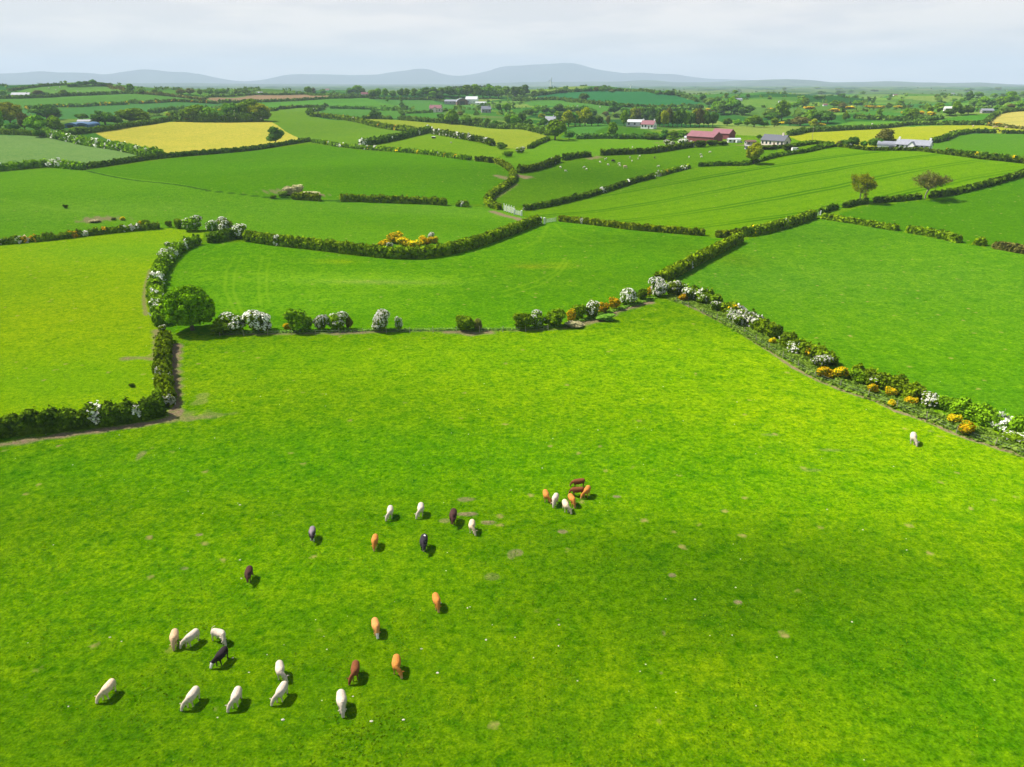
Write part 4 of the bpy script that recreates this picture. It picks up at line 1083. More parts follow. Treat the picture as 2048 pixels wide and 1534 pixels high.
for a in [(385, 462, 30, 44, 'haw', 'round white hawthorn left of the hawthorn trio'), (358, 456, 20, 22, 'green', 'olive bush left of the round white hawthorn'),
          (428, 465, 28, 28, 'haw', 'first hawthorn of the trio above the hedge stub'), (454, 468, 34, 36, 'haw', 'middle and largest hawthorn of the trio above the hedge stub'),
          (480, 476, 32, 36, 'haw', 'right hawthorn of the trio, where the long clipped hedge begins'), (338, 454, 14, 14, 'green', 'small bush at the end of the low mixed hedge'),
          (293, 456, 18, 18, 'green', 'green bush with gorse beside it above the low mixed hedge'), (281, 450, 9, 12, 'gorse', 'tiny gorse above the low mixed hedge'),
          (330, 516, 22, 28, 'haw', 'white hawthorn in the upper bend of the curving hedge'), (344, 503, 20, 24, 'haw', 'white hawthorn at the top of the curving hedge'),
          (308, 612, 18, 22, 'haw', 'white hawthorn on the left side of the curving hedge'), (325, 663, 14, 18, 'haw', 'small white hawthorn left of the big round tree'),
          (328, 684, 14, 22, 'haw', 'small white hawthorn just below the big tree on the vertical hedge'), (330, 775, 12, 28, 'haw', 'small white hawthorn low on the vertical hedge'),
          (222, 838, 22, 24, 'haw', 'white flowers on the dark hedge at lower left'), (322, 806, 34, 30, 'green', 'rounded olive bush at the hedge corner above the bare soil'),
          (265, 774, 9, 13, 'dark', 'tiny dark bush alone in the bright left field'), (132, 417, 8, 10, 'dark', 'tiny dark bush alone in the far left meadow')]:
    bush(*a, g4, thin=(a[0] != 454))
g5 = 'gorse around the mound in the middle field'
gm = [(768, 492, 14, 26), (786, 486, 22, 28), (794, 480, 18, 26), (810, 492, 18, 34), (832, 495, 16, 34), (852, 490, 16, 26), (866, 486, 14, 22), (845, 484, 14, 20), (802, 488, 16, 26)]
for i, a in enumerate(sorted(gm)):
    bush(a[0], a[1], a[2], a[3], 'gorse', 'orange gorse bush on the mound behind the long clipped hedge, ' + nth(i, len(gm)), g5)
bush(862, 479, 14, 15, 'haw', 'small white hawthorn on the right side of the gorse mound', g5)
bush(780, 496, 12, 16, 'haw', 'small hawthorn between the gorse bushes on the mound front', g5)
g6 = 'scrub on the small mounds'
for a in [(596, 386, 18, 26, 'scrub', 'dry pale scrub on the top right of the rubble mound'), (622, 391, 9, 34, 'scrub', 'long low pale scrub right of the rubble mound'), (578, 390, 18, 30, 'scrub', 'dry pale scrub in the middle of the rubble mound'), (566, 394, 12, 20, 'weed', 'green weeds at the left foot of the rubble mound'),
          (245, 440, 7, 14, 'gorse', 'small gorse on the left meadow mound'), (228, 440, 6, 12, 'sparse', 'brown low bush on the left meadow mound'), (546, 397, 7, 16, 'dark', 'dark low bush left of the rubble mound'), (190, 444, 6, 26, 'scrub', 'dry pale scrub on the bare left meadow mound'),
          (1040, 306, 12, 22, 'haw', 'white hawthorn at the yellow-green field corner'), (1003, 298, 13, 24, 'dark', 'dark round bush between two middle fields'), (1016, 314, 13, 22, 'green', 'bush on the bend above the winding lane'), (1340, 294, 14, 26, 'haw', 'white hawthorn left of the red barns'),
          (1366, 294, 16, 26, 'haw', 'second white hawthorn in front of the red barns'), (1424, 292, 12, 30, 'dark', 'dark bush in front of the red barn gable'), (1400, 294, 14, 34, 'dark', 'dark bush in front of the red roofed barn'), (1576, 300, 12, 30, 'dark', 'dark shrub right below the slate roofed house'), (1445, 291, 9, 30, 'dark', 'low dark shrub right of the barn gable'), (1530, 298, 8, 40, 'dark', 'low garden shrub below the slate roofed house')]:
    bush(*a, g6)
for i, (x, y, hp, wp) in enumerate([(1675, 225, 8, 34), (1619, 218, 6, 28), (1700, 217, 5, 24), (1741, 216, 5, 26), (1800, 216, 5, 34), (1836, 230, 8, 26), (1862, 230, 7, 22), (1808, 229, 6, 14), (1543, 222, 6, 20), (1565, 248, 5, 22), (1640, 251, 5, 26), (1996, 250, 5, 18), (1420, 222, 5, 22), (1760, 216, 5, 26)]):
    bush(x, y, hp, wp, 'gorse', 'far off patch of orange gorse among the right hand trees, ' + nth(sorted([1675, 1619, 1700, 1741, 1800, 1836, 1862, 1808, 1543, 1565, 1640, 1996, 1420, 1760]).index(x), 14), 'gorse patches in the right middle distance', False)
# weedy bank under the right hand hedge: nobody could count it
def weeds(name, label, line, w, n, mate, s):
    r = np.random.default_rng(5)
    pl = densify(wpoly(line), 2.0, False)
    k = r.integers(0, len(pl) - 1, n); f = r.uniform(0, 1, (n, 1))
    C = pl[k] * (1 - f) + pl[k + 1] * f
    C = C + r.normal(0, w * 0.5, (n, 2)).clip(-w, w)
    z = ground_h(C[:, 0], C[:, 1]) + r.uniform(0.02, 0.35, n)
    C = np.concatenate([C, z[:, None]], 1)
    V, Q = leaf_quads(C, np.tile([0, 0, 1.0], (n, 1)), np.full(n, s), r, .55)
    me = mesh_np(name, V, Q, [mate], None, np.repeat(r.uniform(0, 1, n), 4))
    return tag(link(name, me), label, None, None, 'stuff')
weeds('bank_weeds', 'long grass and weeds on the bank below the right hand hedge', [(1345, 596), (1400, 612), (1470, 650), (1540, 690), (1600, 722), (1650, 756), (1720, 780), (1790, 806), (1850, 828), (1930, 860), (2030, 894), (2150, 940)], 1.9, 15000, G_WEED, .32)
weeds('fence_weeds', 'rough grass along the fence line below the oval field', [(440, 667), (600, 664), (760, 661), (900, 660), (1030, 659), (1130, 652), (1230, 622), (1310, 596)], .6, 3600, G_WEED, .28)
# grass tufts over the near pasture
def tufts():
    r = np.random.default_rng(9)
    n = 46000
    a = np.radians(r.uniform(-40, 40, n)); d = 32 * (150 / 32.0) ** r.uniform(0, 1, n)
    X, Y = np.sin(a) * d, np.cos(a) * d
    dens = np.sin(X * .35 + np.sin(Y * .2) * 2) * np.sin(Y * .31 + X * .1) + 0.6 * np.sin(X * 1.3) * np.sin(Y * 1.1)
    ok = (dens + r.normal(0, .5, n) > 0.15)
    X, Y = X[ok], Y[ok]; n = len(X)
    keep = np.ones(n, bool)
    for i in (I_OVAL, I_RIGHT):
        keep &= ~inside(polys[i], X, Y)
    X, Y = X[keep], Y[keep]; n = len(X)
    C = np.stack([X, Y, ground_h(X, Y) + .05], 1)
    V, Q = leaf_quads(C, np.tile([0, 0, 1.0], (n, 1)), np.full(n, .10) , r, .35)
    M_T = leaf_mat('tuft_grass', (0.035, 0.130, 0.002), (0.200, 0.330, 0.004), .3)
    me = mesh_np('grass_tufts', V, Q, [M_T], None, np.repeat(r.uniform(0, 1, n), 4))
    tag(link('grass_tufts', me), 'tufts of longer grass over the cattle pasture', None, None, 'stuff')
tufts()

# ------------------------------------------------------------------ the big round tree
def big_tree():
    r = np.random.default_rng(77)
    p = P(385, 660); k = px_m(p)
    Wd, Ht = 94 / k, 96 / k
    root = link('sycamore_tree', None, loc=p)
    tag(root, 'big round dense sycamore tree at the meeting point of three hedges', 'tree')
    g = Geo()
    R = Wd / 2
    lobes = [(0, 0, Ht * .47, R * .84, R * .84, Ht * .44)]
    for d in rand_dirs(r, 150, -0.62):
        s = R * r.uniform(.12, .19)
        q = r.uniform(.80, .96)
        squash = 1 if d[2] > 0 else 1.0
        lobes.append((d[0] * R * q, d[1] * R * q, Ht * .48 + d[2] * Ht * .44 * q, s, s, s * .8))
    lobes_geo(g, r, lobes, 30000, 0.26, 0, zmin=-.6, flat=.55)
    link('crown', g.mesh('crown', [G_SYC]), root)
    gt = Geo()
    tube_geo(gt, [(0, 0, -.2), (0, 0, .8), (.1, 0, 2), (0, .1, Ht * .5)], [.42, .33, .3, .12], 0, 9)
    for i in range(7):
        a = i * .9; tube_geo(gt, [(0, 0, 1.2 + .2 * i), (math.cos(a) * R * .35, math.sin(a) * R * .35, 2.4 + .25 * i), (math.cos(a) * R * .7, math.sin(a) * R * .7, 3.3 + .4 * i)], [.16, .1, .04])
    link('trunk', gt.mesh('trunk', [BARK]), root)
big_tree()
def bare_tree(px, py, hpx, wpx, label, lean, mate, seed, lop=0.0):
    """sparse tree with its branching skeleton showing through"""
    r = np.random.default_rng(seed)
    p = P(px, py); k = px_m(p); H_, W_ = hpx / k, wpx / k
    root = link('bare_tree', None, loc=p); tag(root, label, 'tree', 'half bare trees in the hedge by the cereal field')
    gt, gc = Geo(), Geo(); tips = []
    def grow(b, d, l, rad, lv):
        e = b + d * l
        mid = b + d * l * .5 + r.normal(0, l * .05, 3)
        tube_geo(gt, [b, mid, e], [rad, rad * .8, rad * .6], 0, 5)
        if lv >= 2: tips.append(mid)
        if lv == 4: tips.append(e); return
        for _ in range(3 if lv else 5):
            nd = d * .75 + r.normal(0, .55, 3) * np.array([1, 1, .7]) + np.array([lop * .25, 0, .22]); nd /= np.linalg.norm(nd)
            grow(e, nd, l * r.uniform(.62, .8), rad * .55, lv + 1)
    grow(np.array([0, 0, -.1]), np.array([lean, 0, 1.0]), H_ * .27, H_ * .026, 0)
    T = np.array(tips)
    # fit the crown to its measured size
    sx = W_ / (np.percentile(T[:, 0], 97) - np.percentile(T[:, 0], 3)) ; sz = (H_ * .96) / np.percentile(T[:, 2], 99)
    S = np.array([sx, sx, sz])
    gt.V = [v * np.array([1, 1, sz]) * np.where(np.abs(v[:, 2:3]) > H_ * .25, np.array([sx, sx, 1]), 1) for v in gt.V]
    Tt = T * S
    C = np.repeat(Tt, 12, 0) + r.normal(0, H_ * .04, (len(Tt) * 12, 3))
    e = r.normal(size=(1500, 3)); e /= np.linalg.norm(e, axis=1, keepdims=True)
    e *= (r.uniform(.35, 1, (1500, 1)) ** .5) * (1 + .13 * np.sin(e[:, :1] * 6 + seed) + .1 * np.sin(e[:, 1:2] * 8))
    C = np.concatenate([C, np.array([lop * W_ * .12, 0, H_ * .64]) + e[e[:, 2] > -.75] * np.array([W_ * .46, W_ * .46, H_ * .34])])
    d = r.normal(size=C.shape); d /= np.linalg.norm(d, axis=1, keepdims=True)
    V, Q = leaf_quads(C, d, np.full(len(C), H_ * .026), r, .2)
    gc.add(V, Q, 0, np.repeat(r.uniform(0, 1, len(C)), 4))
    link('trunk', gt.mesh('trunk', [PALEBARK]), root); link('crown', gc.mesh('crown', [mate]), root)
bare_tree(1715, 406, 56, 44, 'leaning half bare tree with thin olive crown, left of the two', .18, G_YEL, 3, .5)
bare_tree(1850, 397, 53, 56, 'half bare tree with wide dark twiggy crown and pale trunk, the right of the two', .10, G_BROWN, 8)
place_tree(1507, 328, 42, 31, 'yellow', 'single yellow-green oval tree in front of the slate roofed house', 'lone trees in the hedges', parts=True)
place_tree(552, 288, 31, 34, 'dark', 'single dark round tree at the corner of the pale yellow field', 'lone trees in the hedges', parts=True)
place_tree(1110, 280, 38, 42, 'round', 'wide green tree standing in the hedge above the big middle field', 'lone trees in the hedges', parts=True)
place_tree(1138, 279, 20, 20, 'dark', 'small dark tree right of the wide green hedge tree', 'lone trees in the hedges', parts=True)
place_tree(752, 238, 19, 24, 'dark', 'lone dark tree among bushes left of the cream house', 'lone trees in the hedges')
place_tree(1216, 251, 17, 10, 'brown', 'slim bronze tree standing alone left of the white barn', 'lone trees in the hedges')
place_tree(1224, 276, 28, 22, 'round', 'leaning green tree in front of the white barn', 'lone trees in the hedges')
place_tree(269, 248, 29, 62, 'round', 'wide bright green tree left of the pale yellow field', 'trees round the left farm', parts=True)
clump('at the left edge by the blue arched barns', 'trees round the left farm', [(22, 250, 44, 46, 'yellow'), (3, 262, 40, 22, 'round'), (25, 264, 20, 26, 'dark'), (50, 262, 34, 24, 'brown'), (77, 264, 32, 42, 'round'), (112, 264, 28, 34, 'round'), (95, 240, 28, 54, 'dark'), (105, 240, 14, 26, 'brown'), (80, 274, 18, 22, 'dark'), (-20, 262, 44, 40, 'round'), (160, 262, 8, 34, 'pale'), (185, 262, 7, 26, 'pale')])
clump('behind the blue arched barns', 'trees round the left farm', [(165, 240, 14, 22, 'dark'), (194, 250, 18, 22, 'brown'), (211, 250, 28, 44, 'dark'), (236, 250, 20, 20, 'dark')])
clump('in the wooded mound behind the pale yellow field', 'trees of the wooded mound', [(352, 240, 16, 32, 'yellow'), (372, 241, 20, 37, 'round'), (395, 242, 30, 50, 'round'), (420, 242, 26, 40, 'round'), (440, 243, 20, 37, 'dark'), (462, 242, 36, 37, 'dark'), (458, 240, 32, 30, 'round'), (482, 241, 30, 42, 'round'), (503, 241, 40, 45, 'round'), (520, 242, 34, 42, 'yellow'), (495, 240, 24, 30, 'pale'), (380, 243, 10, 27, 'brown'), (410, 243, 10, 27, 'brown'), (523, 243, 24, 32, 'dark'), (445, 242, 22, 37, 'yellow')])
clump('on the crest of the far left hill', 'trees on the far left hill', [(x, 171 + abs(x - 185) * .03, h_, 18, 'dark') for x, h_ in [(142, 5), (152, 7), (163, 8), (174, 8), (185, 12), (197, 8), (208, 7), (218, 5)]])
clump('near the white bungalow on the far left hill', 'trees on the far left hill', [(8, 196, 14, 16, 'round'), (128, 193, 13, 18, 'round'), (78, 193, 11, 22, 'brown'), (92, 193, 8, 16, 'dark'), (261, 187, 17, 18, 'round'), (284, 188, 11, 12, 'round'), (310, 188, 9, 14, 'round'), (322, 190, 8, 10, 'round'), (98, 216, 0.1, 0.1, 'round')][:8])
clump('on the skyline left of the ploughed field', 'trees on the left skyline', [(362, 189, 11, 18, 'brown'), (380, 189, 12, 18, 'brown'), (401, 190, 10, 12, 'pale'), (422, 190, 11, 11, 'dark'), (436, 190, 11, 14, 'pale'), (447, 190, 11, 18, 'round'), (475, 189, 9, 14, 'pale'), (495, 189, 10, 18, 'dark'), (312, 205, 8, 10, 'round'), (349, 203, 6, 8, 'brown')])
clump('on the skyline above the ploughed field', 'trees on the left skyline', [(617, 188, 14, 16, 'round'), (627, 188, 11, 12, 'brown'), (646, 188, 8, 12, 'dark'), (702, 190, 13, 20, 'dark'), (716, 189, 16, 24, 'round'), (726, 190, 12, 14, 'dark')])
clump('in the row left of the grey barns', 'trees of the row above the grey barns', [(745, 195, 17, 16, 'pale'), (757, 195, 16, 16, 'round'), (770, 194, 15, 16, 'round'), (786, 195, 13, 14, 'pale'), (802, 194, 15, 14, 'dark'), (814, 195, 17, 15, 'round'), (829, 195, 16, 15, 'round'), (802, 205, 12, 8, 'round'), (775, 204, 9, 9, 'round')])
clump('in the wood left of the grey barns', 'trees of the row above the grey barns', [(840, 196, 13, 16, 'dark'), (853, 192, 16, 20, 'dark'), (868, 194, 18, 24, 'dark'), (866, 197, 13, 18, 'round'), (884, 192, 16, 22, 'round'), (900, 194, 18, 24, 'dark'), (880, 197, 11, 18, 'dark')])
clump('behind the grey barns', 'trees of the row above the grey barns', [(918, 194, 20, 24, 'dark'), (934, 195, 22, 24, 'round'), (950, 196, 24, 26, 'round'), (966, 196, 22, 24, 'dark'), (980, 196, 22, 24, 'round'), (997, 196, 18, 22, 'round'), (977, 176, 8, 10, 'dark'), (996, 182, 10, 16, 'round'), (1012, 190, 16, 20, 'round'), (1030, 193, 18, 20, 'dark'), (1048, 190, 18, 22, 'dark'), (1042, 193, 14, 18, 'round')])
clump('on the left shoulder of the central green hill', 'trees of the central hill', [(1068, 190, 8, 14, 'round'), (1084, 189, 9, 20, 'round'), (1122, 186, 9, 16, 'round'), (1131, 184, 9, 12, 'dark')])
clump('on the crest of the central green hill', 'trees of the central hill', [(1154, 184, 9, 8, 'dark'), (1170, 184, 7, 10, 'dark'), (1180, 183, 8, 10, 'dark'), (1192, 183, 8, 12, 'brown'), (1204, 184, 7, 12, 'dark'), (1212, 184, 9, 12, 'dark'), (1224, 185, 6, 12, 'brown'), (1314, 189, 7, 10, 'round'), (1335, 190, 9, 12, 'round'), (1342, 190, 10, 12, 'dark'), (1360, 193, 6, 18, 'dark')])
clump('at the foot of the central hill', 'trees of the central hill', [(1167, 204, 16, 20, 'dark'), (1141, 200, 6, 9, 'dark'), (1197, 208, 7, 12, 'dark'), (1229, 229, 24, 27, 'dark'), (1299, 218, 9, 12, 'dark'), (1324, 218, 9, 11, 'round'), (1343, 217, 10, 10, 'round'), (1366, 216, 9, 12, 'round'), (1380, 217, 9, 12, 'dark'), (1397, 216, 8, 12, 'round'), (1250, 226, 9, 20, 'dark'), (1212, 232, 8, 16, 'brown'), (1232, 234, 9, 18, 'pale')])
clump('in the long dark row below the central hill', 'trees of the central hill', [(1058, 230, 12, 20, 'dark'), (1072, 229, 16, 20, 'round'), (1088, 228, 15, 20, 'dark'), (1104, 228, 10, 18, 'dark'), (1118, 226, 16, 22, 'dark'), (1134, 226, 13, 18, 'round'), (1148, 226, 14, 18, 'dark'), (1162, 226, 15, 18, 'dark'), (1176, 229, 17, 20, 'dark'), (1184, 234, 18, 20, 'dark')])
clump('round the white cottage below the central hill', 'trees round the white cottage', [(1029, 252, 22, 26, 'round'), (1043, 250, 22, 20, 'dark'), (1058, 253, 14, 20, 'dark'), (1084, 238, 11, 14, 'yellow'), (1089, 253, 18, 18, 'dark'), (1078, 253, 8, 14, 'round'), (1116, 244, 20, 22, 'round'), (1119, 250, 10, 26, 'brown'), (1137, 253, 28, 26, 'yellow'), (1150, 252, 30, 28, 'dark'), (1160, 252, 28, 24, 'yellow'), (1170, 252, 32, 26, 'yellow'), (1183, 252, 20, 24, 'dark'), (1196, 251, 22, 20, 'dark')])
clump('left of the white cottage', 'trees round the white cottage', [(882, 238, 12, 14, 'dark'), (904, 248, 28, 26, 'round'), (893, 247, 20, 16, 'dark'), (935, 250, 19, 26, 'pale'), (952, 250, 18, 26, 'pale'), (975, 254, 16, 14, 'round'), (1017, 252, 22, 20, 'round'), (998, 223, 14, 14, 'dark'), (1013, 224, 16, 18, 'round'), (920, 232, 9, 14, 'brown'), (990, 256, 14, 20, 'dark'), (1002, 256, 14, 16, 'dark')])
wd = []
wr = np.random.default_rng(4)
for i, x in enumerate(np.linspace(1248, 1425, 21)):
    kd = ['round', 'dark', 'yellow', 'brown', 'round', 'dark', 'dark'][i % 7]
    wd.append((float(x), 255 - 2 * wr.uniform() - (7 if 1254 < x < 1314 else 0), float(26 + 8 * wr.uniform()) - (2 if x < 1320 else 0), 18, kd))
clump('in the wood behind the red-roofed farm', 'trees of the wood behind the white farm', wd)
clump('left of the red barns', 'trees round the red barns', [(1296, 279, 13, 16, 'round'), (1310, 279, 11, 22, 'dark'), (1330, 279, 18, 24, 'dark'), (1345, 280, 17, 26, 'round'), (1362, 278, 17, 26, 'round'), (1376, 276, 14, 22, 'pale'), (1264, 278, 10, 12, 'dark'), (1280, 278, 9, 12, 'dark'), (1240, 278, 9, 12, 'dark'), (1244, 278, 9, 12, 'round'), (1517, 278, 9, 12, 'dark')])
clump('in the group right of the central hill', 'trees right of the central hill', [(1404, 204, 15, 14, 'dark'), (1418, 214, 20, 22, 'pale'), (1433, 211, 18, 18, 'dark'), (1432, 226, 22, 24, 'round'), (1448, 228, 28, 30, 'pale'), (1462, 228, 30, 28, 'round'), (1474, 229, 26, 24, 'dark'), (1488, 230, 18, 26, 'dark'), (1500, 226, 16, 24, 'dark'), (1442, 230, 18, 20, 'dark')])
clump('in the field right of the wood', 'trees right of the central hill', [(1454, 252, 16, 18, 'dark'), (1476, 252, 13, 18, 'round'), (1494, 253, 15, 18, 'round'), (1508, 254, 22, 32, 'round'), (1528, 254, 14, 18, 'dark'), (1548, 254, 16, 22, 'round'), (1536, 240, 18, 22, 'pale')])
clump('among the gorse in the right middle distance', 'trees of the right middle distance', [(1563, 242, 36, 30, 'round'), (1600, 212, 14, 18, 'round'), (1609, 213, 16, 16, 'round'), (1588, 216, 10, 20, 'round'), (1622, 246, 26, 30, 'round'), (1640, 247, 28, 34, 'dark'), (1655, 246, 22, 26, 'dark'), (1628, 256, 16, 20, 'yellow'), (1600, 252, 18, 40, 'brown'), (1580, 252, 14, 20, 'dark'), (1691, 242, 18, 13, 'round'), (1757, 236, 16, 13, 'round'), (1812, 238, 20, 18, 'round'), (1826, 239, 20, 22, 'round'), (1838, 240, 12, 16, 'dark'), (1668, 215, 14, 20, 'round'), (1684, 218, 12, 16, 'brown'), (1713, 213, 11, 18, 'round'), (1736, 214, 10, 18, 'pale'), (1776, 218, 12, 12, 'round'), (1800, 212, 12, 18, 'round'), (1545, 244, 18, 26, 'dark'), (1724, 210, 8, 16, 'round')])
clump('near the right hand farm buildings', 'trees of the right middle distance', [(1878, 219, 13, 20, 'round'), (1910, 230, 24, 18, 'round'), (1922, 230, 12, 14, 'dark'), (1936, 229, 18, 22, 'dark'), (1899, 231, 12, 24, 'dark'), (1938, 204, 20, 16, 'dark'), (1957, 195, 10, 18, 'round'), (1948, 216, 18, 24, 'pale'), (1965, 216, 20, 28, 'round'), (1984, 215, 18, 26, 'dark'), (2000, 214, 20, 26, 'round'), (2018, 208, 22, 26, 'round'), (2040, 216, 12, 24, 'round'), (2000, 222, 12, 26, 'pale'), (2020, 222, 12, 24, 'brown'), (2044, 193, 9, 12, 'round'), (1860, 224, 10, 18, 'round')])
clump('left of the white farmhouse by the road', 'trees beside the white farmhouse', [(1688, 293, 15, 20, 'dark'), (1706, 293, 18, 22, 'dark'), (1678, 293, 10, 12, 'brown'), (1727, 295, 15, 13, 'dark'), (1750, 296, 22, 28, 'dark'), (1770, 294, 32, 38, 'brown'), (1760, 297, 15, 18, 'dark'), (1769, 297, 9, 12, 'yellow'), (1845, 287, 8, 14, 'dark'), (1824, 283, 4, 10, 'dark')])
# scattered trees across the far plain
fr = np.random.default_rng(31)
fars = []
for i in range(110):
    x = fr.uniform(960, 2048) if i < 80 else fr.uniform(0, 960)
    y = fr.uniform(176, 206) if x > 1420 else fr.uniform(173, 181)
    if x > 1420: fars.append((float(x), float(y), float(fr.uniform(4, 9) * (0.55 + (y - 176) / 40)), float(fr.uniform(8, 16)), 'round' if fr.uniform() < .6 else 'dark'))
fars.sort(key=lambda a: a[1])
for i, (x, y, h_, w_, kd) in enumerate(fars):
    zone = 'left' if x < 1630 else ('middle' if x < 1840 else 'right')
    place_tree(x, y, h_, w_, kd, f'tiny hazy tree on the distant plain right of the central hill, {zone} part', 'scattered trees on the distant plain, ' + zone + ' part', 5200, parts=False)
# hedgerows and woods of the distance that read as one mass
def far_rows():
    r = np.random.default_rng(77); g = Geo()
    n = 15000
    a = np.radians(r.uniform(-46, 46, n)); d = 850 * (7000 / 850.0) ** r.uniform(0, 1, n)
    X, Y = np.sin(a) * d, np.cos(a) * d
    keep = np.ones(n, bool)
    for pl in polys: keep &= ~inside(pl, X, Y)
    X, Y = X[keep], Y[keep]
    wx = X + 30 * np.sin(Y / 140.0); wy = Y + 30 * np.sin(X / 120.0)
    e = np.empty(len(X))
    for s in range(0, len(X), 4000):
        q = (wx[s:s + 4000, None] - sites[None, :, 0]) ** 2 + (wy[s:s + 4000, None] - sites[None, :, 1]) ** 2
        q = np.sqrt(np.partition(q, 1, axis=1)[:, :2]); e[s:s + 4000] = q[:, 1] - q[:, 0]
    wood = np.sin(X / 210 + 1) * np.sin(Y / 260 + X / 500.) > 0.93
    ok = (e < 6) | (wood & (r.uniform(0, 1, len(X)) < .5))
    X, Y = X[ok], Y[ok]; print('far clumps', len(X))
    D_ = np.hypot(X, Y)
    s_ = 1.6 + 2.2 * r.uniform(0, 1, len(X)) ** 2 + D_ * .0003
    for kx in range(4):
        C = np.stack([X + r.normal(0, 2.5, len(X)), Y + r.normal(0, 2.5, len(X)), ground_h(X, Y) + s_ * r.uniform(.2, .8, len(X))], 1)
        V, Q = leaf_quads(C, np.tile([0, -.3, 1.0], (len(X), 1)), s_ * 1.4, r, .35)
        g.add(V, Q, 0, np.repeat(r.uniform(0, 1, len(X)), 4))
    tag(link('distant_hedgerows', g.mesh('distant_hedgerows', [G_FAR])), 'dark hedgerows and copses fading over the distant farmland', None, None, 'stuff')
far_rows()

# ------------------------------------------------------------------ solid mesh helpers for built things
class MB:
    def __init__(s): s.V = []; s.F = []
    def box(s, x0, x1, y0, y1, z0, z1):
        b = len(s.V)
        s.V += [(x, y, z) for z in (z0, z1) for y in (y0, y1) for x in (x0, x1)]
        s.F += [tuple(b + i for i in f) for f in ((0, 2, 3, 1), (4, 5, 7, 6), (0, 1, 5, 4), (2, 6, 7, 3), (0, 4, 6, 2), (1, 3, 7, 5))]
        return s
    def prism(s, prof, y0, y1):
        """profile in x,z extruded along y"""
        b = len(s.V); n = len(prof)
        s.V += [(x, y0, z) for x, z in prof] + [(x, y1, z) for x, z in prof]
        s.F += [tuple(b + i for i in range(n)), tuple(b + n + i for i in reversed(range(n)))]
        s.F += [(b + i, b + (i + 1) % n + 0, b + n + (i + 1) % n, b + n + i)[::-1] for i in range(n)]
        return s
    def tube(s, a, b_, r0, r1, k=8):
        a, b_ = Vector(a), Vector(b_); d = (b_ - a).normalized()
        u = d.orthogonal().normalized(); v = d.cross(u); b = len(s.V)
        for p, r in ((a, r0), (b_, r1)):
            s.V += [tuple(p + (u * math.cos(2 * math.pi * i / k) + v * math.sin(2 * math.pi * i / k)) * r) for i in range(k)]
        s.F += [(b + i, b + (i + 1) % k, b + k + (i + 1) % k, b + k + i) for i in range(k)]
        s.F += [tuple(b + i for i in reversed(range(k))), tuple(b + k + i for i in range(k))]
        return s
    def build(s, name, mate, parent=None):
        me = bpy.data.meshes.new(name)
        me.from_pydata(s.V, [], s.F); me.materials.append(mate); me.update()
        import bmesh
        bm = bmesh.new(); bm.from_mesh(me); bmesh.ops.recalc_face_normals(bm, faces=bm.faces); bm.to_mesh(me); bm.free()
        return link(name, me, parent)

